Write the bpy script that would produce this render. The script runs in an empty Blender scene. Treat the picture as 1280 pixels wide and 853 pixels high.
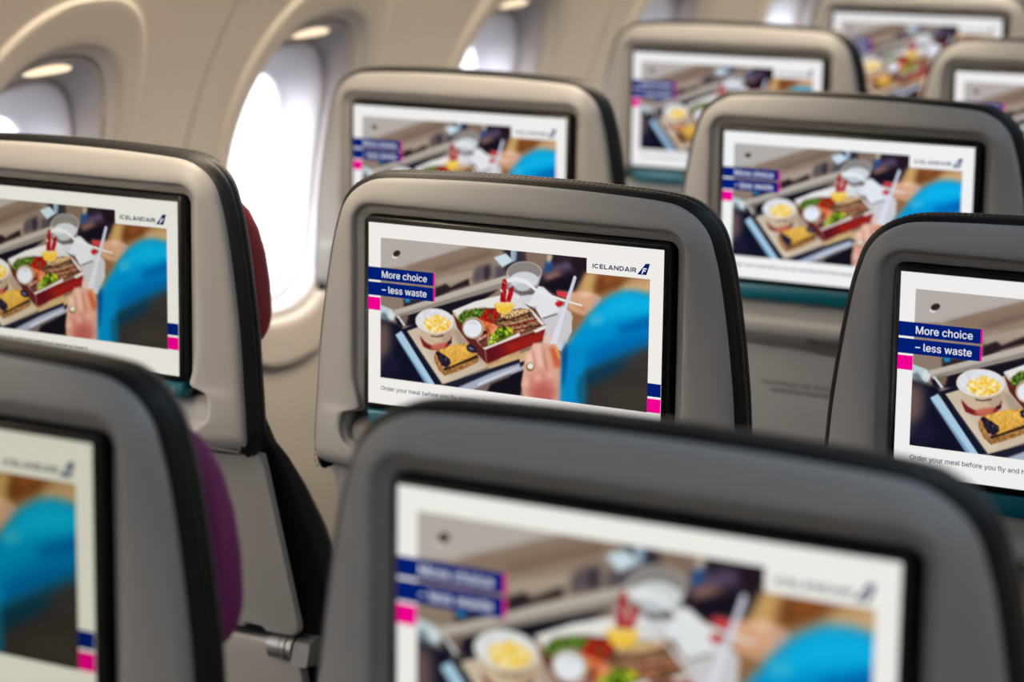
import bpy, bmesh, math, random
import numpy as np
from mathutils import Matrix, Vector

CAM_R0 = (0.859936, -0.103184, 0.499863, 1.593651)
CAM_R1 = (0.510376, 0.183818, -0.840076, -1.133894)
CAM_R2 = (-0.005201, 0.977530, 0.210734, 1.503963)
SKY, GROUND = 20.0, 2.4
WASH_X, WASH_ROT, WASH_W = 0.06, 0.15, 52
CUTOFF_LIP_Z = 0.52  # lower edge of the unseen lip added to stop the wash light
CEIL_W = 7
REVEAL_E = 1.4
SHELL_C = (0.325, 0.318, 0.31)
TRAY_C = (0.37, 0.36, 0.35)
WALL_C = (0.49, 0.45, 0.40)

# ------------------------------------------------------------------ camera, world, lights, exposure
scene = bpy.context.scene
COL = scene.collection
ZB = 1.05                      # height of a screen centre above the floor

cam_data = bpy.data.cameras.new('camera')
cam = bpy.data.objects.new('camera', cam_data)
COL.objects.link(cam)
cam_data.sensor_fit = 'HORIZONTAL'
cam_data.sensor_width = 36.0
cam_data.lens = 90.31
cam_data.clip_start = 0.02
cam_data.dof.use_dof = True
cam_data.dof.focus_distance = 2.12
cam_data.dof.aperture_fstop = 5.2
cam.matrix_world = Matrix((CAM_R0, CAM_R1, CAM_R2, (0, 0, 0, 1)))
scene.camera = cam

scene.view_settings.view_transform = 'Standard'
scene.view_settings.look = 'None'
scene.view_settings.exposure = 0.0
scene.view_settings.gamma = 1.0
scene.view_settings.use_curve_mapping = False

world = bpy.data.worlds.new('overcast_sky')
scene.world = world
world.use_nodes = True
wn = world.node_tree
bg = wn.nodes['Background']
bg.inputs['Strength'].default_value = 1.0
w_tc = wn.nodes.new('ShaderNodeTexCoord')            # bright overcast above the horizon, pale apron below it
w_sep = wn.nodes.new('ShaderNodeSeparateXYZ')
w_map = wn.nodes.new('ShaderNodeMapRange')
w_map.interpolation_type = 'SMOOTHSTEP'
w_map.inputs['From Min'].default_value = -0.08
w_map.inputs['From Max'].default_value = 0.10
w_mix = wn.nodes.new('ShaderNodeMix')
w_mix.data_type = 'RGBA'
w_mix.inputs['A'].default_value = (GROUND, GROUND, GROUND * 1.02, 1)
w_mix.inputs['B'].default_value = (SKY * 0.93, SKY * 0.96, SKY, 1)
wn.links.new(w_tc.outputs['Generated'], w_sep.inputs[0])
wn.links.new(w_sep.outputs['Z'], w_map.inputs['Value'])
wn.links.new(w_map.outputs['Result'], w_mix.inputs['Factor'])
wn.links.new(w_mix.outputs['Result'], bg.inputs['Color'])


def area_light(name, loc, rot, sx, sy, power, color):
    d = bpy.data.lights.new(name, 'AREA')
    d.shape = 'RECTANGLE'
    d.size, d.size_y = sx, sy
    d.energy = power
    d.color = color
    o = bpy.data.objects.new(name, d)
    COL.objects.link(o)
    o.location = loc
    o.rotation_euler = rot
    return o


# warm wash under the luggage bins along each side wall, neutral ceiling strips over the aisle
CABIN_MID = 1.49
for sgn, nm in ((1, 'sidewall_wash_lamp'), (-1, 'sidewall_wash_lamp_far')):
    area_light(nm, (CABIN_MID - sgn * (CABIN_MID - WASH_X), 2.2, ZB + 0.575), (0, sgn * WASH_ROT, 0), 0.05, 7.0, WASH_W, (1.0, 0.83, 0.62))
for x in (CABIN_MID - 0.42, CABIN_MID + 0.42):
    area_light('ceiling_lamp', (x, 2.2, ZB + 1.12), (0, 0, 0), 0.12, 7.4, CEIL_W, (0.45, 0.70, 1.0))


# ------------------------------------------------------------------ helpers
def lin(c):
    return tuple(((v / 255) / 12.92 if v / 255 <= 0.04045 else ((v / 255 + 0.055) / 1.055) ** 2.4) for v in c)


def material(name, color, rough=0.5, metal=0.0, bump=0.0, scale=200.0, vary=0.0, spec=0.5, coat=0.0):
    """Principled surface with a little procedural grain: noise drives the bump and a slight colour variation."""
    m = bpy.data.materials.new(name)
    m.use_nodes = True
    nt = m.node_tree
    b = nt.nodes['Principled BSDF']
    b.inputs['Base Color'].default_value = (*color, 1)
    b.inputs['Roughness'].default_value = rough
    b.inputs['Metallic'].default_value = metal
    b.inputs['Specular IOR Level'].default_value = spec
    b.inputs['Coat Weight'].default_value = coat
    tc = nt.nodes.new('ShaderNodeTexCoord')
    nz = nt.nodes.new('ShaderNodeTexNoise')
    nz.inputs['Scale'].default_value = scale
    nz.inputs['Detail'].default_value = 3
    nt.links.new(tc.outputs['Object'], nz.inputs['Vector'])
    if bump:
        bp = nt.nodes.new('ShaderNodeBump')
        bp.inputs['Strength'].default_value = bump
        bp.inputs['Distance'].default_value = 0.001
        nt.links.new(nz.outputs['Fac'], bp.inputs['Height'])
        nt.links.new(bp.outputs['Normal'], b.inputs['Normal'])
    if vary:
        mx = nt.nodes.new('ShaderNodeMix')
        mx.data_type = 'RGBA'
        mx.inputs['A'].default_value = (*[c * (1 - vary) for c in color], 1)
        mx.inputs['B'].default_value = (*[min(1, c * (1 + vary)) for c in color], 1)
        nt.links.new(nz.outputs['Fac'], mx.inputs['Factor'])
        nt.links.new(mx.outputs['Result'], b.inputs['Base Color'])
    return m


def emission(name, color, strength):
    m = bpy.data.materials.new(name)
    m.use_nodes = True
    nt = m.node_tree
    nt.nodes.clear()
    o = nt.nodes.new('ShaderNodeOutputMaterial')
    e = nt.nodes.new('ShaderNodeEmission')
    e.inputs['Color'].default_value = (*color, 1)
    e.inputs['Strength'].default_value = strength
    nt.links.new(e.outputs['Emission'], o.inputs['Surface'])
    return m


def screen_material():
    """Lit pixels: the colour stored in the mesh, scaled by each screen's own brightness (the object colour)."""
    m = emission('lit_screen_pixels', (1, 1, 1), 0.93)
    nt = m.node_tree
    e = nt.nodes['Emission']
    a = nt.nodes.new('ShaderNodeAttribute')
    a.attribute_name = 'Col'
    oi = nt.nodes.new('ShaderNodeObjectInfo')
    mx = nt.nodes.new('ShaderNodeMix')
    mx.data_type = 'RGBA'
    mx.blend_type = 'MULTIPLY'
    mx.inputs['Factor'].default_value = 1
    nt.links.new(a.outputs['Color'], mx.inputs['A'])
    nt.links.new(oi.outputs['Color'], mx.inputs['B'])
    nt.links.new(mx.outputs['Result'], e.inputs['Color'])
    return m


def pane_material():
    m = bpy.data.materials.new('clear_window_pane')
    m.use_nodes = True
    nt = m.node_tree
    nt.nodes.clear()
    o = nt.nodes.new('ShaderNodeOutputMaterial')
    t = nt.nodes.new('ShaderNodeBsdfTransparent')
    t.inputs['Color'].default_value = (0.97, 0.98, 1, 1)
    g = nt.nodes.new('ShaderNodeBsdfGlossy')
    g.inputs['Roughness'].default_value = 0.05
    mx = nt.nodes.new('ShaderNodeMixShader')
    mx.inputs['Fac'].default_value = 0.04
    nt.links.new(t.outputs['BSDF'], mx.inputs[1])
    nt.links.new(g.outputs['BSDF'], mx.inputs[2])
    nt.links.new(mx.outputs['Shader'], o.inputs['Surface'])
    return m


def link(name, me, mat, parent=None, loc=None, rotx=0.0):
    o = bpy.data.objects.new(name, me)
    COL.objects.link(o)
    if mat is not None and not me.materials:
        me.materials.append(mat)
    if parent is not None:
        o.parent = parent
    if loc:
        o.location = loc
    o.rotation_euler.x = rotx
    return o


def mesh(name, V, F, smooth=True, angle=50):
    me = bpy.data.meshes.new(name)
    me.from_pydata([tuple(map(float, v)) for v in V], [], F)
    bm = bmesh.new()
    bm.from_mesh(me)
    bmesh.ops.remove_doubles(bm, verts=bm.verts, dist=1e-6)
    bmesh.ops.recalc_face_normals(bm, faces=bm.faces)
    bm.to_mesh(me)
    bm.free()
    if smooth:
        for q in me.polygons:
            q.use_smooth = True
        me.set_sharp_from_angle(angle=math.radians(angle))
    return me


class MB:
    """Collects vertices and faces of ONE mesh."""
    def __init__(self):
        self.V, self.F = [], []

    def add(self, V, F):
        n = len(self.V)
        self.V += [tuple(v) for v in V]
        self.F += [tuple(i + n for i in f) for f in F]

    def loft(self, rings, closed=True, cap0=False, cap1=False):
        n = len(rings[0])
        V = [p for r in rings for p in r]
        F = []
        for i in range(len(rings) - 1):
            for j in range(n if closed else n - 1):
                k = (j + 1) % n
                F.append((i * n + j, i * n + k, (i + 1) * n + k, (i + 1) * n + j))
        if cap0:
            F.append(tuple(range(n)))
        if cap1:
            F.append(tuple((len(rings) - 1) * n + j for j in range(n))[::-1])
        self.add(V, F)

    def box(self, lo, hi, r=0.0):
        """Box with rounded edges: a loft of rounded rectangles."""
        (x0, y0, z0), (x1, y1, z1) = lo, hi
        r = min(r, (x1 - x0) / 2.01, (y1 - y0) / 2.01, (z1 - z0) / 2.01)
        if r <= 0:
            self.loft([[(x0, y0, z), (x1, y0, z), (x1, y1, z), (x0, y1, z)] for z in (z0, z1)], True, True, True)
            return
        rings = []
        for ins, dz in ((r, 0), (r * .3, r * .3), (0, r)):
            rings.append([(x, y, z0 + dz) for x, y in rrect(x0 + ins, x1 - ins, y0 + ins, y1 - ins, max(r - ins * .6, 1e-4))])
        for ins, dz in ((0, r), (r * .3, r * .3), (r, 0)):
            rings.append([(x, y, z1 - dz) for x, y in rrect(x0 + ins, x1 - ins, y0 + ins, y1 - ins, max(r - ins * .6, 1e-4))])
        self.loft(rings, True, True, True)

    def tube(self, pts, r, n=10):
        rings = []
        for i, p in enumerate(pts):
            p = Vector(p)
            a, b = Vector(pts[max(0, i - 1)]), Vector(pts[min(len(pts) - 1, i + 1)])
            t = (b - a).normalized()
            s = t.cross(Vector((0, 0, 1)) if abs(t.z) < .9 else Vector((1, 0, 0))).normalized()
            q = t.cross(s)
            rr = r[i] if isinstance(r, (list, tuple)) else r
            rings.append([tuple(p + s * rr * math.cos(u) + q * rr * math.sin(u)) for u in [2 * math.pi * k / n for k in range(n)]])
        self.loft(rings, True, True, True)

    def mesh(self, name, **k):
        return mesh(name, self.V, self.F, **k)


def rrect(x0, x1, y0, y1, r, k=4):
    out = []
    for cx, cy, a0 in ((x1 - r, y1 - r, 0), (x0 + r, y1 - r, 90), (x0 + r, y0 + r, 180), (x1 - r, y0 + r, 270)):
        for i in range(k + 1):
            a = math.radians(a0 + 90 * i / k)
            out.append((cx + r * math.cos(a), cy + r * math.sin(a)))
    return out


def tag(o, label, cat, group=None):
    o['label'] = label
    o['category'] = cat
    if group:
        o['group'] = group
    return o


# ------------------------------------------------------------------ materials
M_SHELL = material('grey_moulded_plastic', SHELL_C, 0.46, bump=0.12, scale=900, vary=0.03)
M_TRAY = material('grey_tray_plastic', TRAY_C, 0.48, bump=0.12, scale=900, vary=0.03)
M_LEATHER = material('black_leather', (0.005, 0.0055, 0.007), 0.42, bump=0.35, scale=420, vary=0.2, spec=0.3)
M_THREAD = material('black_thread', (0.003, 0.003, 0.003), 0.7)
M_BEZEL = material('black_glossy_bezel', (0.004, 0.004, 0.005), 0.25, spec=0.3)
M_TEAL = material('teal_gloss_plastic', (0.0, 0.100, 0.145), 0.3, vary=0.05, scale=30)
M_CRIMSON = material('crimson_leather', lin((150, 26, 46)), 0.5, bump=0.3, scale=420, vary=0.08)
M_PLUM = material('plum_leather', lin((122, 18, 100)), 0.5, bump=0.3, scale=420, vary=0.08)
M_METAL = material('satin_aluminium', (0.30, 0.30, 0.30), 0.38, metal=0.8, bump=0.05, scale=600)
M_ARM = material('dark_grey_arm_plastic', (0.13, 0.13, 0.13), 0.4, bump=0.05, scale=600)
M_DARKP = material('charcoal_plastic', (0.05, 0.05, 0.055), 0.5, bump=0.1, scale=700)
M_WALL = material('beige_sidewall_lining', WALL_C, 0.6, bump=0.05, scale=500, vary=0.02)
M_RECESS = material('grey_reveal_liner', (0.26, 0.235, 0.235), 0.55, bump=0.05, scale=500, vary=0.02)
M_FRAME = material('white_window_frame', (0.47, 0.455, 0.48), 0.5, bump=0.03, scale=400, vary=0.02)
M_CEIL = material('white_ceiling_lining', (0.62, 0.61, 0.59), 0.6, vary=0.02, scale=20)
M_CARPET = material('dark_blue_carpet', (0.02, 0.025, 0.045), 0.95, bump=0.5, scale=300, vary=0.4)
M_INK = material('dark_print_ink', (0.02, 0.02, 0.022), 0.7)
M_PANE = pane_material()
M_SCREEN = screen_material()
M_REVEAL = emission('warm_reveal_light', (1.0, 0.80, 0.55), REVEAL_E)
M_WASH = emission('warm_light_strip', (1.0, 0.76, 0.50), 2.0)
M_STRIP = emission('cool_light_strip', (0.80, 0.90, 1.0), 2.0)

# ------------------------------------------------------------------ the cabin
def wall_x(z):
    """Inner face of the left side wall: upright below, leaning inwards above; z is measured from the screen centres."""
    return -.44 + .28 * z + .9 * z * z if z > -.156 else -.4618


NS = 16          # samples on each side of a window's rectangle
WZ0, WZ1 = -1.05, 0.37
WZC = -.055


def square_ring():
    out = []
    for (ax, az), (bx, bz) in (((1, -1), (1, 1)), ((1, 1), (-1, 1)), ((-1, 1), (-1, -1)), ((-1, -1), (1, -1))):
        for i in range(NS):
            t = i / NS
            t = .5 - .5 * math.cos(math.pi * t) if False else t
            out.append((ax + (bx - ax) * t, az + (bz - az) * t))
    return out


SQ = square_ring()


def super_ring(yc, zc, hw, hh, off, n=2.6):
    out = []
    for sx, sz in SQ:
        a = math.atan2(sz, sx)
        c, s = math.cos(a), math.sin(a)
        k = (abs(c) ** n + abs(s) ** n) ** (-1 / n)
        z = zc + hh * k * s
        out.append((wall_x(z) + off, yc + hw * k * c, z))
    return out


def rect_ring(y0, y1, seam0, seam1, push=0.0):
    out = []
    for sx, sz in SQ:
        y = y0 + (y1 - y0) * (sx + 1) / 2
        z = WZC + (sz * (WZ1 - WZC) if sz > 0 else sz * (WZC - WZ0))
        off = 0.0
        if push and sx == 1 and seam1:
            off = push
        if push and sx == -1 and seam0:
            off = push
        out.append((wall_x(z) + off, y, z))
    return out


def wall_module(mb, yc, y0, y1, seam0, seam1):
    e = .0016
    a, b = y0 + (e if seam0 else 0), y1 - (e if seam1 else 0)
    inner = rect_ring(a + (.004 if seam0 else 0), b - (.004 if seam1 else 0), seam0, seam1, 0)
    R1 = super_ring(yc, WZC, .177, .277, 0)
    rings = [rect_ring(a, b, seam0, seam1, -.02), rect_ring(a, b, seam0, seam1, -.003), inner]
    for t in (.15, .3, .45, .6, .72, .83, .92, .97):
        r = []
        for p, q in zip(inner, R1):
            y, z = p[1] + (q[1] - p[1]) * t, p[2] + (q[2] - p[2]) * t
            r.append((wall_x(z), y, z))
        rings.append(r)
    rings.append(R1)
    for hw, hh, zc, off in ((.1758, .2758, WZC, .0010), (.1742, .2742, WZC, .0055), (.1725, .2725, WZC, .0078), (.168, .268, WZC, .0084), (.160, .258, WZC, .0075),
                            (.154, .235, WZC, .006), (.150, .222, WZC, .0056), (.146, .2165, WZC, .004), (.142, .2125, WZC, .001),
                            (.1385, .2095, WZC, -.003), (.1355, .207, WZC, -.0085), (.1335, .205, WZC, -.0125), (.1332, .2048, WZC, -.0100),
                            (.1322, .204, WZC, -.0085), (.130, .202, WZC, -.0085), (.1288, .2005, WZC, -.0100), (.1278, .199, WZC, -.014),
                            (.1265, .193, WZC - .003, -.028), (.125, .183, WZC - .009, -.047)):
        rings.append(super_ring(yc, zc, hw, hh, off))
    mb.loft(rings)


WIN0, WPITCH = 1.172, 0.536


def win_y(n):
    return WIN0 + WPITCH * (n - 1)


def build_wall(name, mirror, first, last):
    root = bpy.data.objects.new(name, None)
    COL.objects.link(root)
    root['kind'] = 'structure'
    if mirror:
        root.location = (2 * CABIN_MID, 0, ZB)
        root.scale = (-1, 1, 1)
    else:
        root.location = (0, 0, ZB)
    return root


wall_left = build_wall('wall_left', False, 0, 8)
wall_right = build_wall('wall_right', True, 0, 8)
mb = MB()
for n in (0, 1):
    yc = win_y(n)
    edge = lambda k: win_y(k) + WPITCH / 2 + .028 * (1 if k % 2 else 0)
    wall_module(mb, yc, edge(n - 1), edge(n), n == 0, n == 1)
panel_me = mb.mesh('panel', angle=60)
panel_me.materials.append(M_WALL)
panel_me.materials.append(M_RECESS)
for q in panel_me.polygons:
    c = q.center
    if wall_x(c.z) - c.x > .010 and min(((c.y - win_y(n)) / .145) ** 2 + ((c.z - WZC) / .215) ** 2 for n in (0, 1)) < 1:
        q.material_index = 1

rf = [super_ring(0, zc, hw, hh, off, nn) for hw, hh, zc, off, nn in
      ((.1275, .187, WZC - .009, -.050, 2.6), (.1245, .182, WZC - .009, -.044, 2.6), (.1225, .180, WZC - .009, -.043, 2.6), (.1200, .177, WZC - .010, -.046, 2.6),
       (.118, .170, WZC - .013, -.060, 2.65), (.115, .158, WZC - .017, -.082, 2.7), (.1125, .149, WZC - .020, -.098, 2.8), (.1095, .146, WZC - .020, -.101, 2.8), (.1095, .146, WZC - .020, -.108, 2.8))]
mb = MB()
mb.loft(rf)
frame_me = mb.mesh('window_frame', angle=60)
mb = MB()
mb.loft([super_ring(0, WZC - .020, .111, .1475, -.1035, 2.8), super_ring(0, WZC - .020, .111, .1475, -.1065, 2.8)], True, True, True)
pane_me = mb.mesh('window_pane')
daylight_block_me = pane_me.copy()  # opaque copy of the pane, added to block daylight from the far side
daylight_block_me.name = 'window_shade'
# the small lamp let into the ceiling of each window reveal
mb = MB()
lz = .1275
rr = []
for s, h in ((.2, -.0045), (.75, -.0045), (1, -.002), (1, .006)):
    rr.append([(wall_x(lz) - .0285 + .012 * s * math.sin(u), .044 * s * math.cos(u) + .012, lz + h + .0045 + .3 * .012 * s * math.sin(u)) for u in [2 * math.pi * k / 24 for k in range(24)]])
mb.loft(rr, True, True, True)
lamp_me = mb.mesh('reveal_light')


def window(n, k, root):
    w = link('window_%d' % k, frame_me.copy() if False else frame_me, M_FRAME, None)
    w['kind'] = 'structure'
    w.matrix_world = root.matrix_basis @ Matrix.Translation((0, win_y(n), 0))
    if root is wall_left:
        link('window_pane', pane_me, M_PANE, w)
    else:
        link('window_shade', daylight_block_me, M_FRAME, w)      # unseen shades added across the cabin to keep daylight out
    link('reveal_light', lamp_me, M_REVEAL, w)
    return w


k = 1
for root in (wall_left, wall_right):
    for pair in range(-2, 4):
        c = link('panel', panel_me, None, root, (0, WPITCH * 2 * pair, 0))
        for n in (2 * pair, 2 * pair + 1):
            if True:
                window(n, k, root)
                k += 1
Y0 = win_y(-5) + WPITCH / 2
Y1 = win_y(7) + WPITCH / 2 + .028


def slab(name, lo, hi, m, parent=None):
    mb = MB()
    mb.box(lo, hi)
    o = link(name, mb.mesh(name, smooth=False), m, parent)
    if parent is None:
        o['kind'] = 'structure'
    return o


XL, XR = -.47, 2 * CABIN_MID + .47
slab('floor', (XL - .1, Y0 - .1, -.06), (XR + .1, Y1 + .1, 0), M_CARPET)
slab('ceiling', (.2, Y0 - .1, ZB + 1.14), (XR - .67, Y1 + .1, ZB + 1.18), M_CEIL)
slab('wall_back', (XL - .1, Y0 - .06, 0), (XR + .1, Y0, ZB + 1.16), M_CEIL)
slab('wall_front', (XL - .1, Y1, 0), (XR + .1, Y1 + .06, ZB + 1.16), M_CEIL)
for sgn, nm in ((1, 'trim_1'), (-1, 'trim_2')):
    # luggage bin fascia running the length of the cabin, with the light trough and an added, unseen lip cutting its light off
    prof = [(-.30, .36), (-.205, .372), (-.19, .44), (-.19, .60), (.005, .60), (.110, .60), (.116, CUTOFF_LIP_Z), (.122, CUTOFF_LIP_Z), (.130, .575), (.16, .575), (.30, .60), (.34, .66), (.40, .95), (.38, 1.06), (.24, 1.16)]
    V, F = [], []
    for y in (Y0, Y1):
        for x, z in prof:
            V.append((x if sgn > 0 else 2 * CABIN_MID - x, y, ZB + z))
    n = len(prof)
    F = [(i, i + 1, n + i + 1, n + i) for i in range(n - 1)]
    o = link(nm, mesh(nm, V, F, angle=35), M_CEIL)
    o['kind'] = 'structure'
    s = MB()
    x0, x1 = WASH_X - .028, WASH_X + .028
    xs = (x0, x1) if sgn > 0 else (2 * CABIN_MID - x1, 2 * CABIN_MID - x0)
    s.box((xs[0], Y0 + .05, ZB + .583), (xs[1], Y1 - .05, ZB + .595), .004)
    link('light_strip', s.mesh('light_strip'), M_WASH, o)
ceiling = bpy.data.objects['ceiling']
for x in (CABIN_MID - .42, CABIN_MID + .42):
    s = MB()
    s.box((x - .06, Y0 + .1, ZB + 1.125), (x + .06, Y1 - .1, ZB + 1.14), .004)
    link('light_strip', s.mesh('light_strip'), M_STRIP, ceiling)

# ------------------------------------------------------------------ seat: outlines, metres from the screen centre (x across, y forward, z up)
SW, SH = 0.294, 0.163
OUT_TAB = [(-.150, .2125), (-.1485, .2138), (-.146, .2146), (-.140, .2146), (-.125, .2141), (-.110, .2134), (-.098, .2125), (-.085, .2115), (-.06, .2098), (-.035, .2078), (-.01, .2048), (.015, .2013), (.04, .1972), (.06, .1933), (.073, .1903)]
OUT_Z = [(z, float(np.interp(z, [t[0] for t in OUT_TAB], [t[1] for t in OUT_TAB]))) for z in
         (-.150, -.1485, -.146, -.140, -.1335, -.128, -.123, -.118, -.112, -.106, -.101, -.0965, -.092, -.087, -.080, -.06, -.035, 0, .035, .065)]
CORN = [(.1868, .083), (.1838, .0915), (.1796, .0988), (.1740, .1052), (.1668, .1107), (.1580, .1152), (.1475, .1185)]
TOPX = [(.125, .1205), (.09, .1220), (.05, .1231), (0, .1235)]
IN_P = [(.158, -.150), (.157, -.1485), (.156, -.146), (.1555, -.140), (.1565, -.1325), (.160, -.1275), (.1675, -.1245), (.1735, -.1205), (.1765, -.114), (.1770, -.108), (.1765, -.102),
        (.1745, -.0965), (.1690, -.0945), (.1600, -.0925), (.1560, -.088), (.1555, -.06), (.1555, -.035), (.1555, 0), (.1555, .035), (.1555, .065)]


def half_chains():
    o = [(x - .0016, z) for x, z in [(x, z) for z, x in OUT_Z] + CORN] + TOPX
    i = list(IN_P)
    i += [(.1465 + .009 * math.cos(a), .0785 + .009 * math.sin(a)) for a in [math.pi / 2 * k / 6 for k in range(7)]]
    i += [(.121, .0875), (.088, .0875), (.05, .0875), (0, .0875)]
    return o, i


def full(ch):
    return ch + [(-x, z) for x, z in ch[:-1][::-1]]


def smooth(ch, m=3):
    """Catmull-Rom points through a chain."""
    P = np.array(ch)
    P = np.vstack([2 * P[:1] - P[1:2], P, 2 * P[-1:] - P[-2:-1]])
    out = []
    for i in range(1, len(P) - 2):
        p0, p1, p2, p3 = P[i - 1:i + 3]
        for k in range(m):
            t = k / m
            q = .5 * (2 * p1 + (p2 - p0) * t + (2 * p0 - 5 * p1 + 4 * p2 - p3) * t * t + (3 * p1 - p0 - 3 * p2 + p3) * t ** 3)
            out.append((float(q[0]), float(q[1])))
    return out + [(float(P[-2][0]), float(P[-2][1]))]


def straight(ch, m=3):
    out = []
    for (xa, za), (xb, zb) in zip(ch, ch[1:]):
        out += [(xa + (xb - xa) * k / m, za + (zb - za) * k / m) for k in range(m)]
    return out + [ch[-1]]


OUTER, INNER = half_chains()
OUTER, INNER = smooth(full(OUTER)), straight(full(INNER))


def offset(ch, d, notch=False):
    """Move an open chain (right leg, over the top, left leg) outwards by d."""
    out = []
    for i, (x, z) in enumerate(ch):
        a, b = ch[max(0, i - 1)], ch[min(len(ch) - 1, i + 1)]
        tx, tz = b[0] - a[0], b[1] - a[1]
        l = math.hypot(tx, tz) or 1
        nx, nz = tz / l, -tx / l
        if i == 0 or i == len(ch) - 1:
            nx, nz = math.copysign(1, x), 0
        e = d * (.22 + .78 * min(1, max(0, (z + .088) / .028))) if notch else d
        out.append((x + nx * e, z + nz * e))
    return out


def at_depth(ch, d):
    """Place a chain at a depth; its feet curl forward below z = -.13."""
    out = []
    for x, z in ch:
        t = min(1, max(0, (-.130 - z) / .020))
        e = .024 * (1 - math.sqrt(max(0, 1 - t * t)))
        out.append((x, max(d, min(d + e, .026)), z))
    return out


def make_shell():
    rings = []
    for ins, d in ((.001, .034), (0, .022), (0, .0125), (.0007, .0098), (.0022, .0074)):
        rings.append(at_depth(offset(OUTER, -ins), d))
    A, B = offset(OUTER, -.0026), offset(INNER, .0122, True)
    for f, d in ((.14, .0058), (.30, .0041), (.48, .0025), (.66, .0012), (.84, .0003)):   # the broad, softly crowned border
        rings.append(at_depth([(p[0] + (q[0] - p[0]) * f, p[1] + (q[1] - p[1]) * f) for p, q in zip(A, B)], d))
    for out, d in ((.0122, 0), (.0104, .0006), (.0092, .0028), (.0084, .0054), (.0066, .0066), (.0014, .0073), (.0003, .0090), (0, .013), (0, .03)):
        rings.append(at_depth(offset(INNER, out, True), d))
    mb = MB()
    mb.loft(rings, closed=False)
    return mb.mesh('back_shell', angle=70)


def make_recess_panel():
    prof = [(.095, .030), (-.100, .030), (-.1065, .019), (-.112, .016), (-.124, .0155), (-.1275, .0115), (-.131, .0095), (-.139, .0095), (-.1455, .0135), (-.1485, .030), (-.151, .0395), (-.20, .0565)]
    mb = MB()
    xs = (-.1755, -.17, .17, .1755)
    rings = [[(x, d, z) for x in xs] for z, d in prof]
    mb.loft(rings, closed=False)
    return mb.mesh('recess_panel', angle=40)


def make_monitor():
    mb = MB()
    hx, hz = .1528, .0868
    rings = []
    for ins, y in ((0, .024), (0, .0022), (.0006, .0008), (.0018, 0)):
        rings.append([(x, y, z) for x, z in rrect(-hx + ins, hx - ins, -hz + ins, hz - ins, .006 - ins)])
    mb.loft(rings, True, True, True)
    return mb.mesh('monitor', angle=40)


def make_trim():
    """Teal strip under the monitor, rounded at its lower corners."""
    def outl(i):
        pts = [(.1500 - i, -.0872 - i)]
        for k in range(7):
            a = -math.pi / 2 * k / 6
            pts.append((.1500 - .013 + (.013 - i) * math.cos(a), -.1055 + .013 + (.013 - i) * math.sin(a)))
        return pts + [(-x, z) for x, z in pts[::-1]]
    mb = MB()
    mb.loft([[(x, y, z) for x, z in outl(i)] for i, y in ((0, .022), (0, .0040), (.0008, .0022), (.0022, .0014))], True, True, True)
    return mb.mesh('monitor_trim', angle=40)


def make_button():
    mb = MB()
    c = (.1375, -.0955)
    for r0, r1, y in ((.0026, .0034, .0008), (0, .0013, .0009)):
        ring = lambda r, y: [(c[0] + r * math.cos(u), y, c[1] + r * math.sin(u)) for u in [2 * math.pi * k / 16 for k in range(16)]]
        mb.loft([ring(r1, .0018), ring(r1, y), ring(max(r0, 1e-4), y), ring(max(r0, 1e-4), .0018)], True)
    return mb.mesh('power_symbol')


def make_side_buttons():
    mb = MB()
    for z in (.058, .048):
        mb.box((.1540, .0075, z - .0016), (.1553, .018, z + .0016), .0006)
    return mb.mesh('side_button')


HEAD_RINGS = ((-.005, .012, -.005), (-.0008, .0145, -.0008), (.0036, .0162, .0030), (.0068, .0190, .0046), (.0082, .0232, .0054), (.0082, .0252, .0054), (.0066, .0264, .0040), (.0066, .0274, .0040), (.0082, .0288, .0052), (.0074, .0335, .0054), (.0045, .0395, .0052), (-.002, .0450, .0038), (-.013, .0500, -.0010), (-.030, .0530, -.012))


def make_headrest_cover():
    mb = MB()
    rings = []
    for e, d, top in HEAD_RINGS:
        foot = [e * (min(1, max(.05, (z + .150) / .022)) if e > 0 else 1) for x, z in OUTER]
        rings.append([(x - math.copysign(e - g, x) if z < -.12 else x, d, z + (top - e) * min(1, max(0, (z - e - .080) / .038))) for (x, z), g in zip(offset(OUTER, e), foot)])
    mb.loft(rings, closed=False)
    last = rings[-1]
    n = len(last)
    cols = []
    for i in range(n // 2 + 1):
        a, b = Vector(last[i]), Vector(last[n - 1 - i])
        cols.append([tuple(a.lerp(b, t)) for t in (0, .2, .4, .6, .8, 1)])
    mb.loft(cols, closed=False)
    return mb.mesh('headrest_cover', angle=60)


def make_stitching():
    """Two rows of short stitches beside the seam on the rim of the cover."""
    mb = MB()
    for e, d, tp in ((.0070, .0208, .0051), (.0072, .0318, .0053)):
        ch = offset(OUTER, e)
        # walk along the chain at even spacing
        L = [0]
        for a, b in zip(ch, ch[1:]):
            L.append(L[-1] + math.hypot(b[0] - a[0], b[1] - a[1]))
        s = .004
        while s < L[-1] - .004:
            q = []
            for t in (s, s + .0032):
                i = next(i for i in range(len(L) - 1) if L[i + 1] >= t)
                f = (t - L[i]) / (L[i + 1] - L[i])
                q.append((ch[i][0] + (ch[i + 1][0] - ch[i][0]) * f, ch[i][1] + (ch[i + 1][1] - ch[i][1]) * f))
            (xa, za), (xb, zb) = q
            w = .0006
            nx, nz = (zb - za), -(xb - xa)
            l = math.hypot(nx, nz)
            nx, nz = nx / l * .0005, nz / l * .0005
            k = lambda q: q + (tp - e) * min(1, max(0, (q - e - .080) / .038))
            za, zb = k(za), k(zb)
            mb.add([(xa, d - w, za), (xb, d - w, zb), (xb, d + w, zb), (xa, d + w, za), (xa + nx, d, za + nz), (xb + nx, d, zb + nz)],
                   [(0, 1, 5, 4), (2, 3, 4, 5)])
            s += .0052
    return mb.mesh('stitching', smooth=False)


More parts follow.
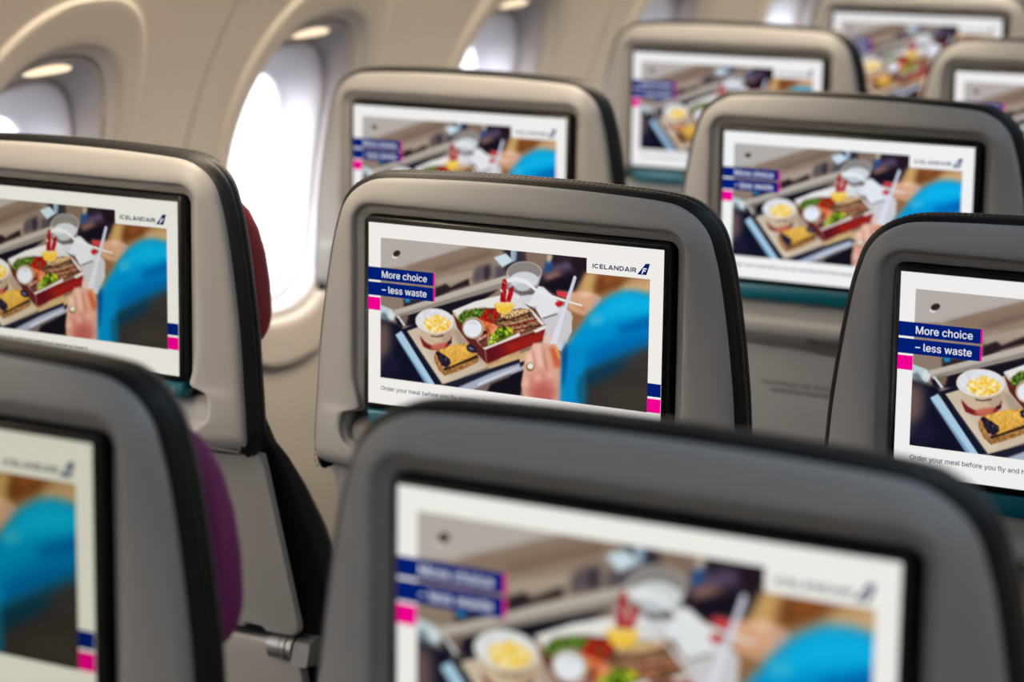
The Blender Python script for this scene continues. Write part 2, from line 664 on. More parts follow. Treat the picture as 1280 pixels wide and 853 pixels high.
def lean(z):
    return .285 * max(0, -.15 - z)


def make_backrest():
    mb = MB()
    rings = []
    for z, hw, d0, d1 in ((-.12, .212, .026, .046), (-.146, .2185, .030, .055), (-.165, .2195, .039, .070), (-.20, .2200, .039, .092), (-.25, .2215, .040, .112), (-.30, .2250, .040, .118),
                          (-.35, .2250, .040, .116), (-.40, .222, .040, .112), (-.48, .218, .040, .108), (-.56, .214, .042, .104), (-.60, .205, .05, .095)):
        s = lean(z)
        r = []
        cy, hy = (d0 + d1) / 2 + s, (d1 - d0) / 2
        for k in range(40):
            u = 2 * math.pi * k / 40
            c, q = math.cos(u), math.sin(u)
            f = (abs(c) ** 6 + abs(q) ** 6) ** (-1 / 6)
            r.append((hw * f * c, cy + hy * f * q, z))
        rings.append(r)
    mb.loft(rings, True, True, True)
    return mb.mesh('backrest_cushion', angle=60)


def plate(name, outl, y0, thick, bev, slope):
    """A plate with a rounded front edge; outl runs counter-clockwise in (x, z); it leans forward below z = -.15."""
    n = len(outl)

    def inset(d):
        r = []
        for i, (x, z) in enumerate(outl):
            a, b = outl[i - 1], outl[(i + 1) % n]
            tx, tz = b[0] - a[0], b[1] - a[1]
            l = math.hypot(tx, tz) or 1
            r.append((x - tz / l * d, z + tx / l * d))
        return r
    mb = MB()
    rings = []
    for d, y in ((0, thick), (0, bev), (bev * .3, bev * .3), (bev, 0)):
        rings.append([(x, y0 + y + slope * (-.15 - z), z) for x, z in inset(d)])
    mb.loft(rings, True, True, True)
    return mb.mesh(name, angle=40)


def make_tray():
    right = []
    for k in range(5):
        a = -math.pi / 2 + math.pi / 2 * k / 4
        right.append((.2135 - .014 + .014 * math.cos(a), -.352 + .014 + .014 * math.sin(a)))
    right += [(.2135, -.30), (.2135, -.22), (.2135, -.17), (.2130, -.1575), (.2115, -.1555), (.175, -.1555), (.1705, -.153), (.169, -.148), (.167, -.1465), (.120, -.1460), (.067, -.1460), (.061, -.1470), (.055, -.1510),
              (.0495, -.1580), (.0445, -.1635), (.0385, -.1664), (.030, -.1674), (0, -.1674)]
    low = [(.172, -.352), (.168, -.347), (.148, -.347), (.144, -.352)]
    half = low[::-1] + right
    outl = half + [(-x, z) for x, z in half[:-1][::-1]]
    return plate('tray_table', outl, .029, .008, .0026, .285)


def make_tray_latch():
    mb = MB()
    mb.box((-.022, .024, -.1445), (.022, .034, -.1385), .002)
    return mb.mesh('tray_latch')


def make_arm(s):
    mb = MB()
    z, y = -.3675, .098
    mb.tube([(s * .107, y, z), (s * .173, y, z)], .0085, 14)
    mb.tube([(s * .173, y, z), (s * .187, y, z)], .0130, 18)
    mb.tube([(s * .1885, y, z), (s * .194, y, z)], .0138, 18)
    mb.tube([(s * .1955, y, z), (s * .2015, y, z)], .0134, 18)
    return mb.mesh('tray_pivot', angle=40)


def make_tray_arm(s):
    mb = MB()
    a = []
    for y, z, h in ((.086, -.369, .011), (.100, -.368, .0145), (.14, -.378, .0150), (.19, -.396, .0150), (.24, -.418, .014), (.262, -.430, .009)):
        a.append([(s * x, y + .3 * q, z + q) for x, q in rrect(.2030, .2220, -h, h, .003, 3)])
    mb.loft(a, True, True, True)
    return mb.mesh('tray_arm', angle=50)


def make_lower_panel():
    outl = [(.205, -.70), (.207, -.55), (.207, -.38), (.200, -.362), (-.200, -.362), (-.207, -.38), (-.207, -.55), (-.205, -.70)]
    return plate('lower_back_panel', outl, .046, .012, .003, .20)


def make_cushion():
    mb = MB()
    rings = []
    for z, i in ((-.635, .02), (-.630, .006), (-.615, 0), (-.55, 0), (-.525, .006), (-.512, .02), (-.508, .05)):
        rings.append([(x, y, z - .03 * (y - .20) * -1 * .5) for x, y in rrect(-.222 + i, .222 - i, .175 + i, .645 - i, .05, 5)])
    mb.loft(rings, True, True, True)
    return mb.mesh('seat_cushion', angle=60)


def make_armrest(x):
    mb = MB()
    a = []
    for y, z, h, w in ((.088, -.395, .010, .012), (.096, -.394, .017, .014), (.14, -.392, .019, .015), (.30, -.390, .019, .015), (.52, -.388, .018, .015), (.55, -.388, .014, .013), (.56, -.388, .007, .011)):
        a.append([(x + px, y, z + q) for px, q in rrect(-w, w, -h, h, .007, 3)])
    mb.loft(a, True, True, True)
    return mb.mesh('armrest', angle=60)


def make_headrest_pad(wing):
    """Padded headrest on the passenger's side; with wings it shows past the rim of the seat."""
    mb = MB()
    rings = []
    hw, y1, zt, zb = (.172, .131, .080, -.070) if wing else (.150, .094, .060, -.055)
    zm = zb + (zt - zb) * .24
    for k in range(13):
        a = -math.pi / 2 + math.pi * k / 12
        z = zm + (zt - zm if a > 0 else zm - zb) * math.sin(a)
        f = math.cos(a) ** (.95 if wing and a > 0 else .6) if k not in (0, 12) else .05
        r = []
        for j in range(28):
            u = 2 * math.pi * j / 28
            c, s = math.cos(u), math.sin(u)
            g = (abs(c) ** 4 + abs(s) ** 4) ** -.25
            x = hw * g * c
            depth = .075 + (y1 - .075) * (.45 + .55 * (abs(x) / hw) ** 3 if wing else 1) * f
            r.append((x * (.86 + .14 * f), .072 + (depth - .072) * (.5 + .5 * g * s), z))
        rings.append(r)
    mb.loft(rings, True, True, True)
    return mb.mesh('headrest_pad', angle=80)


def make_base_leg(x, s):
    mb = MB()
    mb.tube([(x, .24, ZB - .64), (x, .20, .03), (x, .20, 0)], [.016, .014, .022], 12)
    mb.tube([(x, .55, ZB - .64), (x, .50, .03), (x, .50, 0)], [.016, .014, .022], 12)
    mb.tube([(x, .19, .012), (x, .51, .012)], .010, 10)
    return mb.mesh('leg', angle=50)


def make_beam(y):
    mb = MB()
    mb.tube([(-.224, y, -.645), (.224, y, -.645)], .017, 14)
    return mb.mesh('seat_beam', angle=50)


# ------------------------------------------------------------------ what the screens show
def paint_picture(PAINT, nx, ny, x0, x1, y0, y1):
    import numpy as np
    w,h=nx*2,ny*2
    sx,sy=w/(x1-x0),h/(y1-y0)
    rng=np.random.default_rng(7)
    base=rng.standard_normal((h,w)).astype(np.float32)
    def box(a,r):
        r=int(round(r))
        if r<1: return a
        for ax in (0,1):
            c=np.cumsum(np.pad(a,[(r+1,r) if i==ax else (0,0) for i in range(a.ndim)],mode='edge'),axis=ax,dtype=np.float64)
            n=a.shape[ax]
            a=(np.take(c,range(2*r+1,2*r+1+n),axis=ax)-np.take(c,range(0,n),axis=ax))/(2*r+1)
        return a.astype(np.float32)
    noises={}
    img=np.zeros((h,w,3),np.float32)
    for col,b,n,ns,al,fl in PAINT:
        P=np.array(fl,float).reshape(-1,2)/2
        X=(P[:,0]-x0)*sx; Y=(P[:,1]-y0)*sy
        r=b*sx*(.8 if b<4 else 1.15); m=int(r*3)+2
        ax,bx=max(0,int(X.min())-m),min(w,int(X.max())+m+1)
        ay,by=max(0,int(Y.min())-m),min(h,int(Y.max())+m+1)
        if ax>=bx or ay>=by: continue
        # pad so that blur at borders is right
        gx=np.arange(ax,bx)+.5; gy=np.arange(ay,by)+.5
        mask=np.zeros((by-ay,bx-ax),bool)
        for i in range(len(X)):
            xa,ya,xb,yb=X[i],Y[i],X[(i+1)%len(X)],Y[(i+1)%len(X)]
            if ya==yb: continue
            rows=np.nonzero((gy>=min(ya,yb))&(gy<max(ya,yb)))[0]
            if not len(rows): continue
            xi=xa+(gy[rows]-ya)*(xb-xa)/(yb-ya)
            mask[rows]^=gx[None,:]>xi[:,None]
        mk=mask.astype(np.float32)
        if r>.3:
            mk=box(box(mk,max(1,r)),max(1,r))
        mk=mk*al
        c=np.array(col,np.float32)/255
        if n:
            if ns not in noises:
                q=box(box(base,ns*.5),ns*.5); noises[ns]=q/q.std()
            f=1+n*.38*noises[ns][ay:by,ax:bx,None]
            cc=np.clip(c*f,0,1)
        else: cc=c
        reg=img[ay:by,ax:bx]
        img[ay:by,ax:bx]=reg*(1-mk[...,None])+cc*mk[...,None]
    img=img.reshape(ny,2,nx,2,3).mean((1,3))
    return img


PAINT = [
((150,132,116),0,0.08,16,1,[50,55,1951,33,1973,970,51,1039]),
((184,176,171),2,0,6,1,[79,78,727,87,249,256,79,274]),
((140,119,104),6,0,6,1,[249,256,727,91,916,94,917,148,592,232,463,273,314,273]),
((118,97,85),7,0,6,1,[444,253,863,102,881,128,518,262]),
((150,130,114),7,0,6,1,[592,240,908,133,908,172,610,277]),
((226,220,220),1.5,0,6,1,[211,196,210,199,208,203,205,205,201,208,196,210,191,210,185,210,180,210,176,208,173,206,171,203,170,200,171,196,173,193,176,190,180,188,185,186,190,185,196,185,201,186,205,187,208,190,210,193]),
((48,34,34),1,0,6,1,[228,164,230,168,230,173,228,178,225,183,220,188,214,192,208,195,201,197,195,197,189,196,184,194,181,191,179,186,179,182,181,176,184,171,189,167,195,163,201,160,208,158,214,158,220,159,225,161]),
((172,155,140),3,0,6,1,[482,309,737,228,749,264,713,283,565,327,491,350]),
((42,32,38),3,0,6,1,[477,361,551,327,583,346,711,282,716,321,593,365,478,424]),
((92,82,88),5,0,6,1,[745,241,774,207,863,176,878,253,756,303,738,297]),
((50,44,52),4,0,6,1,[819,203,850,193,851,271,819,281]),
((84,78,88),5,0,6,1,[890,189,953,191,972,244,891,271]),
((142,125,110),2,0,6,1,[80,454,254,437,255,501,80,535]),
((48,40,48),3,0,6,1,[254,445,473,432,409,462,255,501]),
((30,140,195),2,0,6,1,[264,441,301,441,297,465,268,468]),
((44,34,46),5,0,6,1,[950,84,1507,81,1513,394,1184,295,952,215]),
((134,112,97),6,0,6,1,[1083,80,1255,88,1222,214,1102,171]),
((60,52,60),4,0,6,1,[1057,90,1092,87,1093,149,1058,152]),
((196,180,155),3,0,6,1,[1240,89,1279,92,1261,153,1236,144]),
((32,80,145),5,0,6,1,[1230,140,1280,130,1270,194,1222,214]),
((96,80,112),7,0,6,1,[1269,160,1408,113,1409,159,1279,193]),
((150,110,100),7,0,6,1,[1218,214,1296,184,1357,194,1245,251]),
((36,24,34),6,0,6,1,[1373,101,1507,89,1509,188,1444,194]),
((24,18,32),5,0,6,1,[1192,271,1418,188,1462,215,1420,303,1298,315]),
((206,226,238),2,0,6,1,[881,142,963,110,1017,151,941,194]),
((190,212,226),2,0,6,1,[997,87,1025,88,1022,154,999,148]),
((44,54,72),3,0,6,1,[1027,84,1054,86,1051,144,1026,154]),
((150,172,190),3,0,6,1,[1004,83,1039,84,1031,150,1005,153]),
((24,20,34),3,0,6,1,[194,568,593,433,919,327,776,427,612,490,335,605,213,610]),
((190,182,172),1,0,6,1,[179,526,994,230,1003,264,955,303,210,567]),
((146,137,130),2,0,6,1,[209,546,963,277,955,305,212,566]),
((120,100,88),3,0,6,1,[231,552,292,538,278,595,241,607]),
((190,210,216),1,0,6,1,[84,498,170,518,195,547,181,585,132,610,85,566]),
((110,126,138),3,0,6,1,[85,558,132,610,165,594,118,539]),
((215,225,228),2,0,6,1,[151,524,193,547,182,581,146,576]),
((17,19,38),4,0,6,1,[80,583,175,597,250,606,250,654,203,679,430,952,80,959]),
((104,84,82),12,0,6,1,[85,606,151,608,166,727,137,835,85,897]),
((28,26,52),12,0,6,1,[85,833,175,790,251,863,128,950]),
((214,218,224),1,0,6,1,[207,557,258,613,270,604,218,550]),
((20,24,44),1,0,6,1,[239,635,594,487,621,497,297,645,542,937,477,946]),
((172,206,231),1,0,6,1,[197,671,239,644,483,945,419,949]),
((112,152,186),2,0,6,1,[197,671,217,691,439,948,416,949]),
((206,189,167),1,0,6,1,[281,640,612,505,831,515,1064,577,1066,687,838,800,537,937]),
((220,204,182),5,0,6,1,[335,693,410,725,466,815,597,889,537,927]),
((176,156,138),4,0,6,1,[594,594,650,597,834,767,779,765,650,700]),
((206,174,126),1,0,6,1,[811,754,1065,656,1066,724,838,801]),
((206,174,126),1,0,6,1,[851,788,1105,678,1242,620,1278,647,1102,748,870,825]),
((30,31,50),1,0,6,1,[537,937,1066,724,1067,765,634,950]),
((30,31,50),1,0,6,1,[531,938,1102,732,1103,769,633,955]),
((168,176,196),2,0,6,1,[629,949,871,830,1067,749,1067,785,744,945,689,950]),
((210,215,225),2,0,6,1,[780,900,1067,767,1067,781,781,920]),
((118,104,108),2,0,6,1,[744,948,871,882,1067,789,1068,820,835,941]),
((176,180,198),2,0,6,1,[1004,812,1110,749,1128,751,1120,784,1004,832]),
((20,17,28),2,0,6,1,[1004,828,1111,777,1103,833,1069,954,1006,962]),
((22,18,28),3,0,6,1,[871,897,1067,804,1069,946,836,957]),
((178,136,88),7,0,6,1,[1445,262,1508,173,1920,165,1929,550,1303,616,1388,437]),
((206,164,104),6,0,6,1,[1496,178,1590,180,1541,292,1463,291]),
((116,64,32),9,0,6,1,[1573,174,1811,175,1719,237,1575,304,1549,268]),
((150,84,40),8,0,6,1,[1616,178,1735,178,1668,226,1608,232]),
((212,172,128),10,0,6,1,[1761,210,1920,180,1923,270,1720,282]),
((150,104,70),8,0,6,1,[1378,407,1533,361,1500,441,1416,558,1389,529]),
((216,218,226),1,0,6,1,[989,303,1202,283,1326,364,1405,418,1413,525,1348,648,1234,629,1151,443,1026,377]),
((232,234,240),2,0,6,1,[1175,288,1219,284,1312,352,1326,412,1213,470,1106,426]),
((130,128,120),1,0,6,1,[1213,466,1313,428,1318,438,1222,475]),
((208,205,210),2,0,6,1,[1169,505,1396,405,1418,442,1382,602,1224,619]),
((160,175,190),3,0,6,1,[1141,407,1176,404,1168,428,1141,423]),
((128,120,116),1,0.2,5,1,[974,227,1204,206,1184,285,1153,334,1070,351,1011,329]),
((120,112,108),1,0,6,1,[1206,201,1202,218,1191,234,1173,249,1149,261,1121,270,1091,275,1060,276,1032,272,1007,264,989,253,977,238,972,222,976,205,988,189,1006,174,1030,162,1059,153,1089,148,1119,148,1147,152,1171,159,1190,171,1202,185]),
((176,178,182),2,0,6,1,[978,245,1201,225,1181,285,989,303]),
((214,220,227),1,0,6,1,[1184,246,1181,259,1171,271,1156,283,1137,292,1114,299,1089,303,1064,304,1041,301,1021,295,1006,287,996,276,993,264,996,251,1005,239,1020,227,1040,218,1063,211,1088,207,1113,206,1136,209,1155,215,1171,223,1180,234]),
((205,205,205),1,0,6,0.25,[1206,203,1202,219,1191,236,1173,250,1149,263,1121,272,1091,277,1060,277,1032,273,1007,266,989,254,977,240,972,224,976,207,988,191,1006,176,1030,163,1059,155,1089,150,1119,149,1147,153,1171,161,1190,172,1202,187]),
((222,220,216),0.6,0,6,1,[1204,201,1200,218,1204,218,1208,201]),
((222,220,216),0.6,0,6,1,[1200,217,1189,233,1193,235,1205,219]),
((222,220,216),0.6,0,6,1,[1189,232,1171,247,1174,250,1193,236]),
((222,220,216),0.6,0,6,1,[1172,247,1148,259,1150,263,1174,251]),
((222,220,216),0.6,0,6,1,[1148,259,1120,268,1121,272,1149,263]),
((222,220,216),0.6,0,6,1,[1120,268,1090,273,1091,277,1121,272]),
((222,220,216),0.6,0,6,1,[1091,273,1060,273,1060,278,1090,277]),
((222,220,216),0.6,0,6,1,[1061,273,1032,270,1031,274,1060,278]),
((222,220,216),0.6,0,6,1,[1033,270,1009,262,1006,266,1031,274]),
((222,220,216),0.6,0,6,1,[1009,262,990,251,987,255,1006,266]),
((222,220,216),0.6,0,6,1,[991,251,979,237,974,240,986,254]),
((222,220,216),0.6,0,6,1,[979,238,975,222,970,223,974,239]),
((222,220,216),0.6,0,6,1,[974,222,978,206,974,205,970,222]),
((222,220,216),0.6,0,6,1,[978,206,989,190,986,188,975,205]),
((222,220,216),0.6,0,6,1,[989,190,1008,175,1005,173,987,188]),
((222,220,216),0.6,0,6,1,[1007,176,1031,163,1030,160,1005,173]),
((222,220,216),0.6,0,6,1,[1031,164,1059,155,1058,151,1030,160]),
((222,220,216),0.6,0,6,1,[1059,155,1089,150,1089,147,1058,151]),
((222,220,216),0.6,0,6,1,[1089,150,1119,149,1119,146,1089,147]),
((222,220,216),0.6,0,6,1,[1119,149,1147,153,1148,150,1119,146]),
((222,220,216),0.6,0,6,1,[1146,153,1171,161,1172,158,1148,150]),
((222,220,216),0.6,0,6,1,[1170,161,1189,172,1191,169,1173,158]),
((222,220,216),0.6,0,6,1,[1188,172,1200,186,1203,184,1192,170]),
((222,220,216),0.6,0,6,1,[1200,186,1204,202,1208,200,1204,184]),
((86,80,74),2,0,6,1,[1026,316,1060,335,1150,327,1150,317,1062,326,1032,308]),
((200,200,200),1,0,6,1,[986,306,1008,332,1015,327,993,301]),
((196,202,210),2,0,6,1,[1132,293,1130,299,1125,306,1116,312,1105,317,1093,320,1079,323,1065,323,1052,322,1041,319,1032,315,1027,309,1025,303,1027,296,1032,290,1041,284,1052,279,1064,275,1078,273,1092,273,1105,274,1116,277,1124,281,1130,287]),
((240,242,247),0.8,0,6,1,[973,280,1033,269,1098,277,1163,312,1271,341,1476,374,1479,364,1275,329,1171,298,1111,254,1034,241,969,262]),
((221,170,136),4,0,6,1,[1307,299,1377,301,1480,282,1541,288,1571,300,1606,320,1568,366,1500,426,1422,411,1378,392,1386,345]),
((238,198,170),4,0,6,1,[1446,301,1498,284,1549,299,1498,319]),
((208,165,150),5,0,6,1,[1524,316,1575,304,1602,324,1559,366]),
((214,60,72),2,0,6,1,[1305,299,1368,300,1385,314,1360,338,1311,325]),
((200,24,46),2,0,6,1,[1295,373,1316,359,1351,360,1347,383,1317,394]),
((170,115,80),6,0,6,1,[1417,362,1496,401,1503,390,1425,351]),
((242,240,240),0.7,0,6,1,[1236,332,1341,353,1476,374,1479,364,1345,341,1240,320]),
((112,70,50),1,0,6,1,[602,485,918,360,1035,377,1169,418,1237,509,823,688]),
((236,234,232),1,0,6,1,[599,485,757,413,942,356,960,401,893,439,758,460,640,531]),
((232,230,230),1,0,6,1,[937,356,1000,335,1061,360,1062,430,974,407]),
((224,222,224),1,0,6,1,[1007,346,1061,376,1150,430,1231,499,1218,512,1142,462,1008,436]),
((96,38,38),1,0,6,1,[599,491,626,520,826,691,839,776,779,730,636,586]),
((214,200,192),1,0,6,1,[599,491,621,489,663,556,828,677,824,697,626,524]),
((122,24,30),1,0,6,1,[832,686,1236,524,1217,601,844,776]),
((158,34,26),6,0,6,1,[958,658,1232,543,1219,598,994,701]),
((98,22,30),5,0,6,1,[832,686,922,654,923,740,844,776]),
((120,60,56),3,0,6,1,[741,627,814,635,869,653,819,682]),
((120,60,45),3,0.5,5,1,[631,527,685,474,821,445,920,451,1063,445,1064,585,824,681,732,620]),
((84,116,40),1,0.7,4,1,[635,523,653,502,685,475,722,471,758,452,794,455,830,449,822,485,786,504,740,521,686,546,654,553]),
((164,28,24),2,0.45,5,1,[790,512,830,457,893,446,925,482,903,516,858,536,804,538]),
((84,72,30),2,0.4,4,1,[844,475,876,480,881,518,863,516]),
((216,116,66),3,0.35,6,1,[777,521,831,523,922,553,877,597,832,625,804,581]),
((228,140,100),2,0.2,5,1,[867,535,912,538,904,594,868,613]),
((206,176,168),2,0.3,5,1,[769,640,832,609,859,622,833,665,787,669]),
((110,50,42),2,0.4,5,1,[782,650,850,608,833,680,805,683]),
((50,20,30),2,0,6,1,[804,581,850,584,823,606,805,604]),
((132,92,66),1,0.75,3,1,[899,515,920,482,991,446,1062,424,1133,426,1151,451,1197,508,1082,559,993,584,912,553]),
((196,160,118),1,0.65,2.5,1,[920,485,1009,445,1098,423,1141,432,1081,458,974,492]),
((58,30,24),0.8,0,6,1,[917,520,1011,501,1135,445,1132,438,1009,494,916,512]),
((128,30,30),1,0,6,1,[940,554,1065,521,1180,483,1177,475,1063,513,938,546]),
((205,172,140),1,0,6,1,[957,536,1082,500,1153,474,1151,468,1080,494,956,530]),
((84,34,30),1,0,6,1,[994,572,1100,542,1203,513,1201,506,1099,535,992,564]),
((190,140,110),0.8,0,6,1,[975,560,1082,530,1171,502,1169,498,1081,526,974,555]),
((116,142,34),1,0.7,4,1,[837,672,855,631,877,593,922,553,975,540,1011,552,1028,581,976,610,914,642]),
((196,208,90),2,0.3,4,1,[846,667,868,613,882,604,878,644]),
((58,84,20),2,0.4,4,1,[922,608,958,565,967,603,932,630]),
((186,182,50),2,0.3,4,1,[975,547,1016,551,1025,578,994,581]),
((226,212,182),0.8,0,6,1,[820,566,817,583,810,599,798,614,783,626,765,634,746,638,727,638,708,633,693,625,681,612,673,598,670,581,673,564,680,548,692,533,707,521,725,513,745,509,764,509,782,514,797,522,809,535,817,549]),
((150,120,90),1,0,6,1,[814,566,812,582,805,597,795,611,780,622,764,629,746,633,728,633,711,629,697,621,686,610,678,596,676,580,678,565,685,550,696,536,710,525,727,517,745,514,763,514,779,518,794,526,805,537,812,551]),
((236,239,248),1,0,6,1,[806,570,804,584,798,597,788,609,775,619,760,626,743,630,727,630,711,626,698,619,688,609,681,596,679,583,681,568,687,555,697,543,710,533,726,526,742,522,759,523,774,526,787,534,797,544,804,556]),
((214,216,222),3,0,6,1,[704,552,745,528,786,543,759,554]),
((244,214,120),0.8,0,6,1,[889,417,902,405,1014,393,1026,410,1001,453,955,474,912,462]),
((240,192,66),1.5,0.15,4,1,[898,426,1014,413,997,446,955,464,916,454]),
((222,160,40),0.8,0,6,1,[886,418,910,463,955,476,1003,454,1028,411,1024,409,1000,452,955,472,913,460,891,416]),
((160,14,24),0.8,0.25,6,1,[942,270,959,259,972,275,966,398,927,398]),
((176,18,28),0.8,0.25,6,1,[990,311,1019,297,1014,349,998,395,966,396]),
((226,160,150),1,0,6,1,[943,280,963,290,967,285,947,275]),
((235,225,220),1.5,0,6,1,[927,328,936,343,947,337,938,323]),
((235,225,220),1.5,0,6,1,[968,323,975,346,985,343,978,320]),
((205,60,60),1,0,6,1,[952,308,949,371,954,370,957,308]),
((236,230,225),0.7,0,6,1,[816,686,941,631,1064,566,1065,588,830,695]),
((236,230,225),0.7,0,6,1,[1153,548,1234,506,1239,527,1171,559]),
((206,184,156),0.8,0,6,1,[363,602,608,577,590,682,568,710,503,733,452,735,401,722]),
((186,160,136),4,0,6,1,[502,628,605,593,593,674,558,709]),
((146,46,46),1.5,0,6,1,[372,669,410,698,466,711,526,703,577,672,600,633,592,682,568,710,503,734,452,736,399,722]),
((196,104,84),3,0,6,1,[447,712,503,691,558,679,549,714,503,733,466,732]),
((122,32,38),2,0,6,1,[370,657,410,693,447,712,447,736,399,722]),
((66,40,34),0.8,0,6,1,[451,655,493,656,540,643,539,636,493,649,452,648]),
((50,36,46),1.5,0,6,1,[567,673,595,662,595,682,572,692]),
((196,178,160),0.8,0,6,1,[613,558,607,579,592,598,569,615,539,628,506,637,470,641,435,640,402,633,375,621,355,606,342,587,340,567,346,547,362,527,385,510,414,497,448,488,484,484,519,486,551,493,578,504,598,520,610,538]),
((232,226,218),0.8,0,6,1,[611,555,605,575,590,594,567,611,539,624,505,633,470,636,435,635,403,628,376,617,356,602,344,584,341,564,348,544,363,525,386,508,415,495,448,486,484,483,518,484,550,491,577,502,596,517,608,535]),
((226,228,236),1.2,0.05,8,1,[601,555,595,573,581,590,560,604,534,616,503,624,470,628,438,626,408,621,383,610,364,597,353,581,350,563,356,545,370,528,391,513,418,501,449,493,482,490,514,491,544,497,569,507,587,521,598,537]),
((246,214,120),3,0.2,4,1,[583,565,580,578,571,590,556,601,537,610,515,617,491,621,467,622,445,619,425,614,411,606,401,596,398,584,401,572,410,560,425,549,444,539,467,533,491,529,515,528,537,530,556,536,571,544,580,554]),
((255,240,190),0.8,0,6,1,[506,586,505,588,504,590,502,592,500,593,497,594,494,594,490,595,487,594,485,593,483,592,482,591,481,589,482,587,483,585,485,584,487,582,490,581,493,581,497,581,500,581,502,582,504,583,505,585]),
((240,178,40),0.8,0,6,1,[572,569,572,572,570,574,568,577,565,579,561,580,558,581,554,581,550,580,547,579,545,577,543,575,543,572,543,570,544,567,547,565,550,563,554,561,557,561,561,561,565,561,568,562,570,564,572,567]),
((240,178,40),0.8,0,6,1,[518,604,517,606,516,609,513,611,510,613,507,615,503,616,499,616,495,615,492,614,490,612,488,609,488,607,488,604,490,601,492,599,495,597,499,596,503,595,507,595,510,596,513,597,516,599,517,601]),
((252,208,84),0.8,0,6,1,[500,617,499,620,498,622,496,625,492,627,489,628,485,629,481,629,477,628,474,627,472,625,470,623,469,620,470,617,472,615,474,612,477,610,481,609,485,608,489,608,492,609,495,610,498,612,499,614]),
((240,178,40),0.8,0,6,1,[514,552,513,554,512,557,511,559,509,561,506,562,503,563,500,563,498,562,496,561,494,559,493,556,492,554,493,551,494,548,495,546,498,544,500,543,503,542,506,542,508,543,511,544,512,546,513,549]),
((240,178,40),0.8,0,6,1,[581,554,580,556,579,558,578,560,576,562,574,563,572,564,569,564,567,563,565,562,564,560,563,558,563,555,563,553,564,551,565,549,567,547,569,546,571,545,574,545,576,546,578,547,579,549,580,551]),
((255,230,140),0.8,0,6,1,[470,546,470,548,469,550,467,552,465,553,463,555,460,555,457,555,455,555,453,554,451,552,450,550,450,548,450,546,451,544,453,543,455,541,457,540,460,540,463,540,465,540,467,541,469,543,470,544]),
((246,196,60),0.8,0,6,1,[583,550,582,551,581,553,578,554,575,556,572,557,568,557,564,558,560,557,557,557,554,556,553,554,552,553,553,551,554,549,557,548,560,546,564,545,568,545,571,544,575,545,578,545,581,547,582,548]),
((240,178,40),0.8,0,6,1,[487,611,486,613,485,616,482,618,479,619,475,621,471,621,467,621,464,621,460,620,458,618,456,616,456,614,456,612,458,610,460,607,464,606,467,604,471,604,475,604,479,604,482,605,485,607,486,609]),
((255,240,190),0.8,0,6,1,[443,596,442,598,441,600,439,602,437,604,434,605,431,605,428,605,425,605,422,604,420,603,419,601,419,599,419,597,420,595,422,593,425,592,428,591,431,590,434,590,437,591,439,592,441,593,442,595]),
((252,208,84),0.8,0,6,1,[495,614,495,616,494,619,493,621,491,622,489,624,486,624,484,624,482,623,480,622,479,620,478,618,478,616,478,613,479,611,480,609,482,607,484,606,486,605,488,605,491,606,492,608,494,609,495,611]),
((255,240,190),0.8,0,6,1,[493,606,492,608,491,610,489,612,486,613,482,614,479,615,475,615,471,614,469,614,466,612,465,611,464,609,465,607,466,605,468,604,471,602,475,601,478,600,482,600,486,601,489,602,491,603,492,604]),
((255,230,140),0.8,0,6,1,[494,562,493,565,492,567,490,569,487,570,484,572,480,572,477,572,473,572,470,571,468,569,467,567,466,565,467,563,468,561,470,559,473,557,476,556,480,555,483,555,487,556,490,557,492,558,493,560]),
((246,196,60),0.8,0,6,1,[526,597,526,600,525,602,523,604,521,606,518,607,515,608,513,608,510,607,508,606,506,604,505,602,504,600,505,597,506,595,507,593,510,591,512,590,515,589,518,589,521,590,523,591,525,593,526,595]),
((252,208,84),0.8,0,6,1,[529,561,528,563,527,565,525,567,522,568,518,569,515,570,511,570,507,570,505,569,502,568,501,566,500,564,501,562,502,560,504,558,507,556,511,555,514,555,518,555,522,555,525,556,527,557,528,559]),
((252,208,84),0.8,0,6,1,[428,558,428,560,427,562,425,564,423,565,420,566,417,567,414,567,412,566,409,565,408,564,407,562,406,561,406,559,408,557,409,555,412,554,414,553,417,552,420,552,423,553,425,554,427,555,428,557]),
((252,208,84),0.8,0,6,1,[489,576,488,579,486,581,484,584,481,586,477,588,473,588,469,588,465,588,462,586,459,584,457,582,457,579,457,576,459,573,462,571,465,569,469,567,473,567,477,566,481,567,484,569,486,571,488,573]),
((252,208,84),0.8,0,6,1,[493,528,493,530,492,532,490,534,488,535,485,536,482,537,479,537,476,536,474,535,472,534,471,532,471,530,471,528,472,526,474,524,476,523,479,522,482,521,485,521,487,522,490,523,491,524,493,526]),
((246,196,60),0.8,0,6,1,[547,598,547,600,545,601,543,603,540,604,537,605,533,606,529,606,526,606,523,605,521,604,520,602,519,601,520,599,521,597,523,596,526,594,529,593,533,593,537,592,540,593,543,594,545,595,546,596]),
((240,178,40),0.8,0,6,1,[437,549,436,551,435,553,434,555,432,557,430,558,427,558,425,558,422,558,420,557,419,555,418,553,418,551,418,549,419,547,420,545,422,544,425,543,427,542,430,542,432,543,434,544,435,545,436,547]),
((252,208,84),0.8,0,6,1,[553,560,552,563,551,565,549,567,547,568,544,570,541,570,539,570,536,570,533,568,532,567,530,565,530,563,530,561,532,558,533,556,536,555,538,554,541,553,544,553,547,554,549,555,551,556,552,558]),
((240,178,40),0.8,0,6,1,[450,608,450,611,449,613,446,615,444,616,441,618,437,618,434,618,431,618,428,617,426,615,424,613,424,611,424,609,426,607,428,605,431,603,434,602,437,601,441,601,444,602,446,603,449,604,450,606]),
